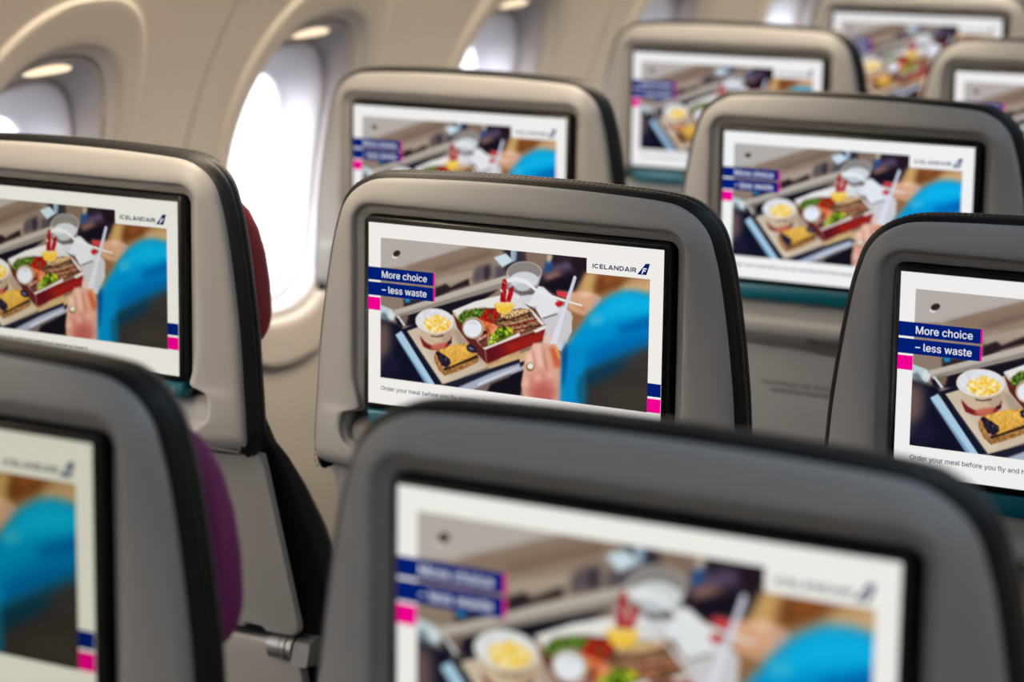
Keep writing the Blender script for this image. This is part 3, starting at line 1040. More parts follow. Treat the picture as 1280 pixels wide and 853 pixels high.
((252,208,84),0.8,0,6,1,[523,612,523,614,522,616,521,617,519,619,517,620,514,620,512,620,510,620,508,619,507,617,506,616,505,614,506,612,507,611,508,609,510,608,512,607,514,607,516,607,519,607,520,608,522,609,523,611]),
((255,230,140),0.8,0,6,1,[541,601,540,603,539,606,537,608,534,610,531,611,528,611,524,612,521,611,518,610,516,608,515,606,514,604,515,601,516,599,518,597,521,595,524,594,528,594,531,593,534,594,537,595,539,597,540,599]),
((252,208,84),0.8,0,6,1,[455,564,455,566,454,568,453,570,451,572,449,573,446,574,444,574,441,573,439,572,438,570,437,568,437,566,437,563,438,561,439,559,441,557,444,556,446,556,448,556,451,557,453,558,454,559,455,562]),
((255,230,140),0.8,0,6,1,[511,542,511,544,510,546,508,548,505,549,502,550,499,551,496,551,493,550,491,549,489,548,487,546,487,544,487,542,489,540,490,539,493,537,496,536,499,536,502,536,505,536,508,537,510,538,511,540]),
((255,240,190),0.8,0,6,1,[488,578,488,581,487,583,485,585,482,587,479,588,476,589,473,589,470,588,468,587,466,585,465,583,464,581,465,578,466,576,468,574,470,572,473,571,476,570,479,570,482,571,485,572,487,574,488,576]),
((255,230,140),0.8,0,6,1,[462,586,461,588,461,589,459,591,457,593,455,594,453,594,451,594,449,593,447,592,446,591,445,589,444,587,445,585,446,583,447,582,449,580,451,579,453,579,455,579,457,579,459,580,460,582,461,584]),
((255,230,140),0.8,0,6,1,[505,593,504,595,503,597,501,598,499,600,496,601,493,602,490,602,487,601,485,600,483,599,482,597,481,595,482,593,483,591,485,589,487,588,490,587,493,586,496,586,499,587,501,588,503,589,504,591]),
((240,178,40),0.8,0,6,1,[465,615,465,618,464,620,462,623,459,625,456,626,452,627,449,627,446,626,443,625,441,623,440,620,439,617,440,614,441,612,443,609,446,607,449,606,452,605,456,605,459,606,461,607,464,609,465,612]),
((252,208,84),0.8,0,6,1,[433,604,432,606,431,608,429,609,427,611,424,612,420,612,417,612,414,612,412,611,410,610,408,608,408,607,408,605,409,603,411,602,414,600,417,599,420,599,424,599,427,599,429,600,431,601,432,602]),
((255,230,140),0.8,0,6,1,[523,612,523,614,521,617,520,619,517,620,515,622,512,622,509,622,506,622,504,620,502,619,501,616,501,614,501,611,502,609,504,607,506,605,509,604,512,603,515,603,517,604,520,605,521,607,523,609]),
((255,240,190),0.8,0,6,1,[525,534,525,537,524,539,522,542,519,543,516,545,513,545,509,545,506,545,504,543,502,542,500,539,500,537,500,535,502,532,504,530,506,528,509,527,513,526,516,526,519,527,522,528,524,530,525,532]),
((255,240,190),0.8,0,6,1,[489,551,488,553,486,555,484,557,480,558,476,559,472,560,468,560,464,560,461,559,458,558,456,556,456,555,456,553,458,551,461,549,464,548,468,547,472,546,476,546,480,546,484,547,486,548,488,550]),
((255,230,140),0.8,0,6,1,[587,555,586,558,586,561,584,563,582,565,580,566,578,567,576,566,574,566,572,564,571,562,570,560,569,557,570,554,570,551,572,549,574,547,576,546,578,545,580,546,582,546,584,548,585,550,586,552]),
((252,208,84),0.8,0,6,1,[569,598,568,600,567,603,564,605,561,607,557,608,553,609,549,609,545,609,542,607,540,606,538,603,538,601,538,598,540,596,542,594,545,592,549,591,553,590,557,590,561,590,564,591,566,593,568,595]),
((255,240,190),0.8,0,6,1,[446,585,446,587,444,589,441,590,438,592,434,593,430,594,426,594,422,594,419,593,416,592,414,590,414,588,414,586,416,584,419,582,422,581,426,580,430,579,434,579,438,579,441,580,444,581,446,583]),
((252,208,84),0.8,0,6,1,[591,564,591,566,589,568,587,570,584,571,581,572,578,573,574,573,571,572,568,572,566,570,565,569,564,567,565,565,566,563,568,561,571,559,574,558,578,558,581,558,584,558,587,559,589,560,591,562]),
((255,240,190),0.8,0,6,1,[444,603,443,605,441,607,439,610,436,611,432,613,428,613,424,613,420,613,417,612,414,610,413,608,412,606,413,604,414,601,417,599,420,597,424,596,428,595,432,595,436,596,439,597,441,598,443,600]),
((246,196,60),0.8,0,6,1,[531,555,531,558,530,560,528,563,526,564,523,566,520,566,517,566,515,566,512,564,511,562,509,560,509,557,509,554,511,552,512,549,515,547,517,546,520,545,523,545,526,546,528,548,530,550,531,552]),
((246,196,60),0.8,0,6,1,[512,540,511,541,510,543,508,545,506,546,503,547,500,548,497,548,494,547,491,547,489,545,488,544,488,542,488,540,489,539,491,537,494,536,497,535,500,534,503,534,506,534,508,535,510,537,511,538]),
((246,196,60),0.8,0,6,1,[496,558,495,560,494,563,491,565,488,567,485,568,481,569,477,569,473,568,470,567,467,566,465,564,465,561,465,559,467,556,469,554,473,552,476,551,480,550,484,550,488,551,491,552,494,554,495,556]),
((246,196,60),0.8,0,6,1,[542,589,541,591,540,593,537,595,534,597,530,598,526,599,522,599,518,598,515,597,512,596,511,594,510,592,511,590,512,588,515,586,518,585,522,584,526,583,530,583,534,583,537,584,540,586,541,587]),
((246,196,60),0.8,0,6,1,[489,584,488,586,487,588,485,589,483,591,480,592,477,592,474,592,471,592,468,591,466,590,465,588,465,586,465,584,466,582,468,581,471,579,474,578,477,578,480,578,483,578,485,579,487,580,488,582]),
((255,240,190),0.8,0,6,1,[562,562,562,564,560,566,558,568,554,570,551,571,547,571,543,572,539,571,536,570,533,569,532,567,531,565,532,563,533,560,536,558,539,557,543,556,547,555,551,555,554,555,557,556,560,558,561,560]),
((240,178,40),0.8,0,6,1,[580,585,580,587,579,589,577,591,574,593,571,594,568,594,564,594,561,594,559,593,557,591,556,589,555,587,555,585,557,583,559,581,561,579,564,578,568,577,571,577,574,578,576,579,578,581,580,582]),
((252,208,84),0.8,0,6,1,[554,535,554,538,552,541,550,543,547,545,544,547,541,547,537,547,534,546,531,545,529,543,527,541,527,538,527,535,529,532,531,530,534,528,537,526,540,526,544,526,547,526,550,528,552,530,554,532]),
((255,240,190),0.8,0,6,1,[445,544,445,547,444,549,442,552,439,553,437,555,433,555,430,555,428,555,425,553,423,551,422,549,422,546,422,544,423,541,425,539,427,537,430,536,433,535,436,535,439,536,442,537,444,539,445,541]),
((255,230,140),0.8,0,6,1,[547,605,547,607,545,609,543,611,540,612,537,614,533,614,530,614,526,614,523,613,521,611,520,610,519,608,519,606,521,604,523,602,526,600,529,599,533,598,537,598,540,599,543,600,545,601,547,603]),
((252,208,84),0.8,0,6,1,[534,551,534,552,532,554,530,556,527,557,524,558,520,558,516,559,513,558,510,558,508,557,506,555,506,554,506,552,508,550,510,549,513,547,516,546,520,546,524,546,527,546,530,547,532,548,534,549]),
((255,240,190),0.8,0,6,1,[481,606,480,608,479,611,476,613,473,615,470,616,466,617,462,617,458,616,455,615,453,613,451,611,451,609,451,606,453,604,455,602,458,600,462,599,466,598,470,598,473,598,476,600,479,601,480,603]),
((255,240,190),0.8,0,6,1,[442,573,441,575,440,577,437,579,434,580,430,582,426,582,422,582,418,582,415,581,413,580,411,578,411,576,411,574,413,572,415,570,418,568,422,567,426,566,430,566,434,566,437,567,439,569,441,571]),
((252,208,84),0.8,0,6,1,[514,525,513,528,512,530,510,532,507,534,503,535,500,536,496,536,493,535,490,534,488,533,486,530,486,528,486,526,488,523,490,521,493,519,496,518,500,517,503,517,507,518,510,519,512,521,513,523]),
((255,240,190),0.8,0,6,1,[472,616,472,618,471,620,468,623,465,624,462,626,458,626,454,626,450,626,447,625,445,623,443,621,443,619,443,616,445,614,447,612,450,610,454,609,458,608,461,608,465,609,468,610,470,611,472,613]),
((255,240,190),0.8,0,6,1,[563,553,563,555,562,557,560,559,557,561,554,562,550,563,547,563,543,562,541,561,539,560,537,558,537,556,537,553,538,551,541,549,543,548,547,547,550,546,554,546,557,546,560,547,562,549,563,551]),
((240,178,40),0.8,0,6,1,[558,598,557,600,556,602,553,604,550,605,546,607,542,607,537,607,533,607,530,606,527,605,526,603,525,601,526,599,527,597,530,595,533,593,537,592,541,591,546,591,550,592,553,592,556,594,557,596]),
((246,196,60),0.8,0,6,1,[436,593,436,596,435,599,433,601,431,603,429,604,426,605,424,605,421,604,419,603,418,601,417,598,417,595,417,593,418,590,419,588,421,586,424,584,426,584,429,584,431,585,433,586,435,588,436,591]),
((240,178,40),0.8,0,6,1,[457,602,457,605,455,607,453,610,450,612,447,613,443,614,440,614,436,613,433,612,431,610,430,607,429,605,430,602,431,599,433,597,436,595,440,593,443,593,447,593,450,593,453,595,455,597,457,599]),
((255,230,140),0.8,0,6,1,[566,583,566,585,565,587,563,589,561,590,558,591,555,592,553,592,550,591,548,590,546,589,545,587,544,585,545,583,546,581,548,579,550,577,552,576,555,576,558,576,561,576,563,577,565,579,566,581]),
((246,196,60),0.8,0,6,1,[538,607,538,610,537,612,536,615,534,617,532,618,530,619,528,618,526,618,524,616,523,614,522,611,522,609,522,606,523,603,524,601,526,599,528,597,530,597,532,597,534,598,536,599,537,602,538,604]),
((245,246,250),1,0,6,0.5,[547,585,547,586,546,587,545,588,544,589,543,589,541,589,540,589,539,589,537,589,536,588,536,587,536,586,536,585,536,584,537,583,539,583,540,582,541,582,543,582,544,582,545,582,546,583,547,584]),
((245,246,250),1,0,6,0.5,[415,619,415,620,414,621,413,622,412,623,411,624,410,624,408,624,407,624,406,623,405,622,404,621,404,620,404,619,405,618,406,617,407,617,408,616,410,616,411,616,412,616,413,617,414,617,415,618]),
((245,246,250),1,0,6,0.5,[531,605,531,606,530,607,530,608,529,608,528,609,527,609,527,609,526,609,525,608,525,608,524,607,524,606,524,605,525,604,525,604,526,603,527,603,527,603,528,603,529,603,530,603,530,604,530,605]),
((206,208,216),1,0,6,0.5,[502,593,502,594,502,595,501,596,500,596,499,597,498,597,497,597,496,597,496,596,495,596,495,595,494,594,495,593,495,592,496,591,496,590,497,590,498,590,499,590,500,590,501,590,502,591,502,592]),
((206,208,216),1,0,6,0.5,[556,522,556,522,555,523,555,523,554,524,553,524,551,524,550,524,549,524,548,524,547,523,547,523,547,522,547,522,547,521,548,521,549,520,550,520,551,520,553,520,554,520,555,520,555,521,556,521]),
((206,208,216),1,0,6,0.5,[424,545,424,546,423,547,423,548,422,548,420,549,419,549,418,549,416,549,415,548,415,548,414,547,414,546,414,545,414,544,415,543,416,542,418,541,419,541,420,541,421,541,423,542,423,543,424,544]),
((245,246,250),1,0,6,0.5,[480,611,480,611,479,612,479,613,478,613,477,614,476,614,475,614,474,614,473,613,472,613,472,612,472,611,472,611,472,610,473,610,474,609,475,609,476,608,477,608,478,609,478,609,479,609,480,610]),
((206,208,216),1,0,6,0.5,[428,608,428,609,427,609,427,610,426,611,425,611,424,611,422,611,421,611,420,611,420,610,419,610,419,609,419,608,420,607,420,607,421,606,422,606,424,605,425,605,426,606,427,606,427,607,428,607]),
((206,208,216),1,0,6,0.5,[457,548,457,549,457,550,457,550,456,551,455,551,455,551,454,551,453,551,452,551,452,550,452,549,452,549,452,548,452,547,452,547,453,546,454,546,454,546,455,546,456,546,457,546,457,547,457,547]),
((206,208,216),1,0,6,0.5,[577,603,577,604,576,604,575,605,574,606,572,606,571,606,569,606,568,606,566,606,565,605,565,605,565,604,565,603,565,602,566,602,568,601,569,601,571,600,572,600,574,600,575,601,576,601,577,602]),
((206,208,216),1,0,6,0.5,[562,578,562,579,562,580,561,581,560,581,559,582,558,582,557,582,555,582,554,581,554,581,553,580,553,579,553,579,554,578,554,577,555,576,556,576,558,576,559,576,560,576,561,576,562,577,562,578]),
((206,208,216),1,0,6,0.5,[557,581,557,582,557,583,556,583,556,583,555,584,554,584,553,584,552,584,552,584,551,583,551,583,551,582,551,582,551,581,552,580,552,580,553,580,554,580,555,580,556,580,556,580,557,580,557,581]),
((206,208,216),1,0,6,0.5,[403,516,403,516,402,517,402,518,401,518,400,519,399,519,398,519,397,519,396,518,395,518,395,517,395,516,395,516,395,515,396,514,397,514,398,513,399,513,400,513,401,513,402,514,402,514,403,515]),
((206,208,216),1,0,6,0.5,[381,540,381,540,380,541,379,541,378,542,377,542,376,543,374,543,373,543,372,542,371,542,370,541,370,541,370,540,371,540,372,539,373,539,374,539,375,538,377,538,378,538,379,539,380,539,381,539]),
((245,246,250),1,0,6,0.5,[395,541,394,542,394,543,393,544,392,544,390,545,389,545,387,545,386,545,384,545,383,544,383,543,382,543,383,542,383,541,384,540,385,540,387,539,389,539,390,539,392,539,393,539,394,540,394,541]),
((245,246,250),1,0,6,0.5,[528,571,527,572,527,573,526,574,524,574,523,575,521,575,520,575,518,575,517,574,516,574,515,573,515,572,515,571,516,570,517,569,518,569,520,568,521,568,523,568,524,568,526,568,527,569,527,570]),
((206,208,216),1,0,6,0.5,[492,579,492,579,491,580,490,581,489,581,488,582,486,582,485,582,484,582,483,582,482,581,481,581,481,580,481,579,482,578,483,578,484,577,485,577,486,576,488,576,489,576,490,577,491,577,492,578]),
((245,246,250),1,0,6,0.5,[408,604,408,604,408,605,407,605,406,606,405,606,404,606,402,606,401,606,400,606,400,606,399,605,399,605,399,604,400,604,400,604,401,603,402,603,404,603,405,603,406,603,407,603,408,603,408,604]),
((206,208,216),1,0,6,0.5,[410,609,410,610,410,610,409,611,408,612,407,612,406,612,404,612,403,612,402,612,402,611,401,611,401,610,401,609,402,608,402,608,403,607,404,607,406,606,407,606,408,607,409,607,410,608,410,608]),
((245,246,250),1,0,6,0.5,[552,532,552,533,551,533,550,534,550,534,549,535,547,535,546,535,545,535,545,535,544,534,543,534,543,533,543,532,544,532,545,531,545,530,546,530,547,530,549,530,550,530,550,530,551,531,552,531]),
((245,246,250),1,0,6,0.5,[433,583,433,584,432,585,432,585,431,586,430,586,429,587,428,587,427,586,426,586,426,585,425,584,425,584,425,583,426,582,426,581,427,580,428,580,429,580,430,580,431,580,432,580,432,581,433,582]),
((245,246,250),1,0,6,0.5,[410,604,410,605,409,605,408,606,407,606,406,607,404,607,403,607,401,607,400,607,399,607,399,606,398,606,399,605,399,604,400,604,401,603,403,603,404,603,406,603,407,603,408,603,409,603,410,604]),
((206,208,216),1,0,6,0.5,[473,583,473,584,473,585,472,586,471,587,470,587,470,587,469,587,468,587,467,587,467,586,466,585,466,584,466,583,466,582,467,581,468,581,469,580,469,580,470,580,471,580,472,581,473,582,473,582]),
((206,208,216),1,0,6,0.5,[445,525,445,526,445,526,444,527,443,527,442,528,440,528,439,528,438,528,437,528,436,527,436,527,436,526,436,526,436,525,437,525,438,524,439,524,440,524,442,524,443,524,444,524,445,524,445,525]),
((206,208,216),1,0,6,0.5,[503,602,502,603,502,604,501,604,501,605,500,605,499,605,498,605,497,605,496,605,495,604,495,603,495,603,495,602,495,601,496,600,497,600,498,599,499,599,500,599,501,599,501,600,502,600,502,601]),
((206,208,216),1,0,6,0.5,[499,505,499,505,499,506,498,507,497,507,495,507,494,508,493,508,492,508,491,507,490,507,489,506,489,506,489,505,490,505,491,504,492,504,493,503,494,503,495,503,497,503,498,504,499,504,499,504]),
((245,246,250),1,0,6,0.5,[538,550,538,551,537,552,536,553,535,553,533,554,532,554,530,554,529,554,528,553,527,553,526,552,526,551,526,550,527,549,528,549,529,548,530,547,532,547,533,547,535,547,536,548,537,548,538,549]),
((245,246,250),1,0,6,0.5,[560,594,560,595,559,596,558,596,557,597,556,597,554,598,552,598,551,598,550,597,549,597,548,596,548,595,548,594,549,594,550,593,551,592,552,592,554,591,556,591,557,592,558,592,559,592,560,593]),
((245,246,250),1,0,6,0.5,[502,559,502,560,501,560,500,561,499,562,497,562,495,562,494,562,492,562,491,562,490,562,489,561,489,560,489,560,490,559,491,559,492,558,494,558,495,557,497,557,499,557,500,558,501,558,502,559]),
((245,246,250),1,0,6,0.5,[413,514,412,515,412,516,411,517,410,517,409,518,408,518,407,518,406,518,405,517,404,517,403,516,403,515,403,514,404,513,405,512,406,512,407,511,408,511,409,511,410,511,411,512,412,512,412,513]),
((245,246,250),1,0,6,0.5,[384,588,384,588,383,589,383,590,382,591,381,591,380,591,379,591,378,591,377,591,376,590,376,589,376,588,376,588,376,587,377,586,378,586,379,585,380,585,381,585,382,585,383,586,383,586,384,587]),
((245,246,250),1,0,6,0.5,[520,512,520,513,519,514,518,514,517,515,516,516,514,516,512,516,511,516,509,515,508,515,508,514,507,513,508,512,508,511,509,510,511,510,512,509,514,509,515,509,517,509,518,509,519,510,520,511]),
((245,246,250),1,0,6,0.5,[390,537,390,538,390,539,389,540,388,540,387,541,386,541,385,541,384,541,384,540,383,539,383,539,383,538,383,537,383,536,384,535,384,534,385,534,386,533,387,533,388,534,389,534,390,535,390,536]),
((206,208,216),1,0,6,0.5,[378,591,378,591,377,592,377,592,376,593,375,593,374,593,373,593,372,593,372,593,371,593,371,592,371,591,371,591,371,590,372,590,372,589,373,589,374,589,375,589,376,589,377,589,377,590,378,590]),
((245,246,250),1,0,6,0.5,[542,530,542,530,542,531,541,532,540,532,539,533,538,533,537,533,536,533,535,532,535,532,534,531,534,530,534,530,535,529,535,528,536,528,537,527,538,527,539,527,540,527,541,528,542,528,542,529]),
((206,208,216),1,0,6,0.5,[410,565,410,565,410,566,409,567,409,567,408,568,407,568,407,568,406,568,405,567,405,567,404,566,404,565,404,565,405,564,405,563,406,563,406,562,407,562,408,562,409,562,409,563,410,563,410,564]),
((206,208,216),1,0,6,0.5,[490,533,490,534,489,535,489,536,488,536,487,537,486,537,485,537,484,537,484,536,483,535,483,535,483,534,483,533,483,532,484,531,484,531,485,530,486,530,487,530,488,531,489,531,489,532,490,532]),
((206,208,216),1,0,6,0.5,[413,511,413,512,413,513,412,514,410,515,409,515,407,516,406,516,404,515,403,515,402,514,402,513,401,512,402,511,402,510,403,510,404,509,406,508,407,508,409,508,410,508,412,509,413,509,413,510]),
((206,208,216),1,0,6,0.5,[446,607,446,608,445,609,444,610,443,611,442,611,440,612,438,612,437,612,436,611,435,610,434,610,434,609,434,608,434,607,435,606,437,605,438,604,440,604,442,604,443,604,444,605,445,605,446,606]),
((245,246,250),1,0,6,0.5,[441,576,441,576,441,577,440,578,440,578,439,579,438,579,437,579,436,579,435,578,434,578,434,577,434,576,434,576,434,575,435,574,436,574,437,573,438,573,439,573,440,573,440,574,441,574,441,575]),
((160,112,62),0.8,0.3,3,1,[474,762,503,731,595,698,714,669,760,720,786,745,784,773,670,833,550,884,504,851,476,798]),
((46,32,26),1,0,6,1,[541,839,596,817,774,732,783,747,670,797,550,852]),
((222,168,72),0.8,0.16,4,1,[503,733,636,682,687,681,703,666,744,702,775,726,742,745,587,822,559,797,540,759]),
((232,180,82),2,0.12,5,1,[512,732,632,687,687,688,706,718,596,777,549,754]),
((36,28,42),1,0.6,3,1,[483,745,503,739,545,757,587,777,591,806,569,826,541,837,508,795]),
((190,150,160),1,0,6,1,[550,830,550,832,549,833,547,835,545,836,543,837,541,837,538,837,536,837,534,836,533,835,532,834,532,832,532,830,533,829,534,827,536,826,538,825,541,825,543,825,545,825,547,826,549,827,550,828]),
((70,70,100),1.5,0,6,1,[565,780,565,782,564,784,562,786,560,787,557,788,554,789,551,789,549,788,547,788,545,786,544,785,543,783,544,781,545,779,546,777,549,776,551,775,554,774,557,774,560,775,562,776,564,777,565,779]),
((32,30,48),1,0.4,4,1,[698,685,728,670,765,691,774,718,742,723,707,713]),
((110,120,150),1.5,0,6,1,[751,704,750,705,747,706,744,707,740,707,735,706,730,705,725,703,721,702,718,700,715,698,714,696,714,694,716,693,718,692,722,691,726,691,731,692,736,693,740,694,744,696,748,698,750,700,751,702]),
((232,198,186),3,0,6,1,[1223,570,1267,561,1307,600,1321,652,1251,660]),
((226,172,150),2.5,0,6,1,[1078,882,1089,811,1105,691,1132,673,1158,623,1204,618,1237,615,1303,616,1346,689,1356,742,1344,852,1346,961,1100,951]),
((236,192,172),4,0,6,1,[1158,627,1202,618,1225,686,1226,756,1182,761]),
((240,202,182),4,0,6,1,[1110,691,1145,675,1164,732,1110,753]),
((206,100,66),6,0,6,1,[1259,643,1303,623,1348,696,1340,751,1296,748]),
((232,170,90),3,0,6,1,[1294,624,1317,637,1344,689,1335,705]),
((190,104,90),5,0,6,1,[1217,641,1229,710,1248,772,1266,765,1243,706,1224,639]),
((196,126,106),4,0,6,1,[1151,671,1160,717,1172,763,1182,760,1170,714,1156,670]),
((226,168,140),4,0,6,1,[1242,663,1257,739,1268,792,1291,787,1283,733,1268,656]),
((214,140,126),9,0,6,1,[1120,815,1226,772,1306,810,1334,916,1194,963,1095,912]),
((190,100,94),10,0,6,1,[1148,890,1236,841,1307,888,1282,961,1149,953]),
((236,190,172),6,0,6,1,[1214,820,1214,824,1212,828,1208,832,1203,835,1198,837,1192,838,1186,838,1180,837,1175,835,1172,833,1169,829,1168,825,1169,821,1171,817,1175,813,1180,810,1185,808,1191,807,1197,807,1203,808,1208,810,1211,812,1214,816]),
((234,182,160),6,0,6,1,[1294,795,1293,800,1291,805,1287,809,1282,813,1277,815,1271,817,1265,817,1260,816,1255,813,1251,810,1249,805,1248,801,1249,796,1251,791,1254,787,1259,783,1265,781,1270,779,1276,779,1282,781,1287,783,1290,786,1293,791]),
((236,196,180),6,0,6,1,[1128,861,1128,869,1126,877,1124,884,1120,889,1117,893,1112,894,1108,894,1104,891,1101,886,1098,880,1097,873,1096,865,1096,857,1098,849,1100,842,1104,837,1107,833,1112,832,1116,832,1120,835,1123,839,1126,846,1127,853]),
((140,112,70),1.5,0,6,1,[1166,761,1165,768,1162,775,1158,781,1152,786,1145,789,1138,791,1130,791,1123,789,1117,785,1113,780,1110,774,1109,768,1110,761,1113,754,1117,748,1123,743,1130,740,1137,738,1144,738,1151,740,1157,743,1162,748,1165,754]),
((238,238,228),1,0,6,1,[1159,757,1159,762,1157,766,1154,770,1149,773,1145,776,1139,777,1134,777,1129,776,1125,773,1121,770,1119,766,1119,762,1119,757,1121,753,1124,749,1129,746,1134,743,1139,742,1144,742,1149,743,1153,746,1157,749,1159,753]),
((224,226,242),1,0,6,1,[1418,202,1432,199,1437,211,1395,344,1361,440,1316,609,1268,614,1293,539,1360,378]),
((204,206,226),1,0,6,1,[1425,207,1436,210,1378,384,1361,409]),
((0,150,214),9,0,6,1,[1923,268,1822,252,1721,268,1619,320,1544,396,1484,471,1430,535,1386,605,1363,685,1351,795,1344,952,1939,958]),
((14,182,236),12,0,6,1,[1924,283,1755,269,1645,325,1569,401,1519,483,1690,420,1926,366]),
((52,180,224),7,0,6,1,[1526,423,1603,400,1621,452,1536,484]),
((0,108,180),17,0,6,1,[1504,633,1708,527,1927,459,1929,557,1644,718,1506,741]),
((0,104,178),10,0,6,1,[1707,466,1925,383,1927,459,1725,510]),
((56,50,48),17,0,6,1,[1472,776,1575,733,1711,664,1929,549,1939,968,1353,976,1483,937]),
((14,56,78),12,0,6,1,[1480,767,1575,725,1728,655,1829,613,1729,724,1577,810,1499,858]),
((58,54,54),12,0,6,1,[1746,683,1879,593,1930,595,1933,724]),
((62,56,50),16,0,6,1,[1629,850,1884,791,1938,937,1683,937]),
((0,70,140),6,0,6,1,[1348,657,1381,592,1400,667,1385,801,1356,882]),
((6,140,204),8,0,6,1,[1391,614,1490,596,1493,727,1484,945,1357,952,1369,880]),
((20,90,120),8,0,6,1,[1455,793,1506,764,1501,943,1457,940]),
]

def canvas(x, y):
    """Layout units (1000 across the screen, y down) to metres on the screen."""
    return (x / 1000 - .5) * SW, SH / 2 - y / 1000 * SW


def colour(me, cols):
    a = me.color_attributes.new('Col', 'FLOAT_COLOR', 'POINT')
    a.data.foreach_set('color', np.asarray(cols, np.float32).ravel())


def flat_mesh(name, polys):
    """polys: (points in layout units, sRGB colour, distance in front of the screen)."""
    V, F, Cc = [], [], []
    for pts, col, lift in polys:
        n = len(V)
        for x, y in pts:
            X, Z = canvas(x, y)
            V.append((X, -lift, Z))
            Cc.append((*lin(col), 1))
        F.append(tuple(range(n, n + len(pts))))
    me = bpy.data.meshes.new(name)
    me.from_pydata(V, [], F)
    colour(me, Cc)
    return me


WHITE, NAVY, PINK = (247, 245, 243), (0, 32, 120), (245, 0, 150)


def R(x0, y0, x1, y1):
    return [(x0, y0), (x0, y1), (x1, y1), (x1, y0)]


def make_display():
    H = SH / SW * 1000
    return flat_mesh('display', [
        (R(0, 0, 1000, H), WHITE, .0003),
        (R(752, 30, 957.5, 87.5), WHITE, .0007),
        (R(0, 135, 232, 174.5), NAVY, .0008), (R(232, 135, 237.5, 174.5), PINK, .0008),
        (R(0, 180.5, 232, 221.5), NAVY, .0008), (R(232, 180.5, 237.5, 221.5), PINK, .0008),
        (R(0, 227, 44, 266.5), PINK, .0008),
        (R(957, 386.5, 1000, 424.5), NAVY, .0008), (R(957, 431, 1000, 471), PINK, .0008)])


PIC = (44, 957, 44, 472.5)


def make_picture():
    nx, ny = 480, 226
    img = paint_picture(PAINT, nx, ny, *PIC)
    img = np.where(img <= .04045, img / 12.92, ((img + .055) / 1.055) ** 2.4)
    xs = np.linspace(PIC[0], PIC[1], nx)
    ys = np.linspace(PIC[2], PIC[3], ny)
    V = np.zeros((ny, nx, 3))
    V[..., 0] = (xs[None, :] / 1000 - .5) * SW
    V[..., 1] = -.0005
    V[..., 2] = SH / 2 - ys[:, None] / 1000 * SW
    idx = np.arange(nx * ny).reshape(ny, nx)
    F = np.stack([idx[:-1, :-1], idx[1:, :-1], idx[1:, 1:], idx[:-1, 1:]], -1).reshape(-1, 4)
    me = bpy.data.meshes.new('meal_picture')
    me.vertices.add(nx * ny)
    me.vertices.foreach_set('co', V.ravel())
    me.loops.add(F.size)
    me.loops.foreach_set('vertex_index', F.ravel().astype(np.int32))
    me.polygons.add(len(F))
    me.polygons.foreach_set('loop_start', np.arange(0, F.size, 4, dtype=np.int32))
    me.update(calc_edges=True)
    me.validate()
    colour(me, np.concatenate([img.reshape(-1, 3), np.ones((nx * ny, 1))], 1))
    return me


def load_font():
    import os
    try:
        d = bpy.utils.system_resource('DATAFILES', path='fonts')
        f = os.path.join(d, 'Inter.woff2')
        if os.path.exists(f):
            return bpy.data.fonts.load(f)
    except Exception:
        pass
    return None


FONT = load_font()


CAPH = [1.0]


def text_polys(s, x, base, cap, width, bold=0.0, spacing=1.0):
    """Lettering as outlines in layout units: left edge x, baseline, capital height, total width."""
    cu = bpy.data.curves.new('lettering', 'FONT')
    cu.body = s
    cu.size = 1
    cu.space_character = spacing
    cu.resolution_u = 3
    if FONT:
        cu.font = FONT
    ob = bpy.data.objects.new('lettering', cu)
    COL.objects.link(ob)
    dg = bpy.context.evaluated_depsgraph_get()
    dg.update()
    me = bpy.data.meshes.new_from_object(ob.evaluated_get(dg))
    bpy.data.objects.remove(ob)
    V = np.array([v.co[:2] for v in me.vertices])
    F = [tuple(q.vertices) for q in me.polygons]
    bpy.data.meshes.remove(me)
    cu2 = CAPH[0]
    x0, x1 = V[:, 0].min(), V[:, 0].max()
    sx, sy = width / (x1 - x0), cap / cu2
    P = np.stack([x + (V[:, 0] - x0) * sx, base - V[:, 1] * sy], 1)
    if bold:                                    # heavier strokes: the same outlines printed again, shifted by a hair
        Q, G = [], []
        for dx, dy in ((-1, 0), (1, 0), (0, -.6), (0, .6)):
            G += [tuple(i + len(P) * len(Q) for i in f) for f in F]
            Q.append(P + np.array([dx * bold * cap, dy * bold * cap]))
        P, F = np.concatenate(Q), G
    return P, F


def cap_height():
    P, f = text_polys('H', 0, 0, 1, 1)
    return -P[:, 1].min()


CAPH[0] = cap_height()


def lettering_mesh(name, items, extra=()):
    V, F, Cc = [], [], []
    for P, f, col, lift in items:
        n = len(V)
        for x, y in P:
            X, Z = canvas(x, y)
            V.append((X, -lift, Z))
            Cc.append((*lin(col), 1))
        F += [tuple(i + n for i in q) for q in f]
    for pts, col, lift in extra:
        n = len(V)
        for x, y in pts:
            X, Z = canvas(x, y)
            V.append((X, -lift, Z))
            Cc.append((*lin(col), 1))
        F.append(tuple(range(n, n + len(pts))))
    me = bpy.data.meshes.new(name)
    me.from_pydata(V, [], F)
    colour(me, Cc)
    return me


def make_banner_lettering():
    return lettering_mesh('banner_lettering', [
        (*text_polys('More choice', 50, 165.2, 20.4, 160, .01), (245, 248, 255), .0011),
        (*text_polys('\u2013 less waste', 50, 211, 20.4, 159, .01), (245, 248, 255), .0011)])


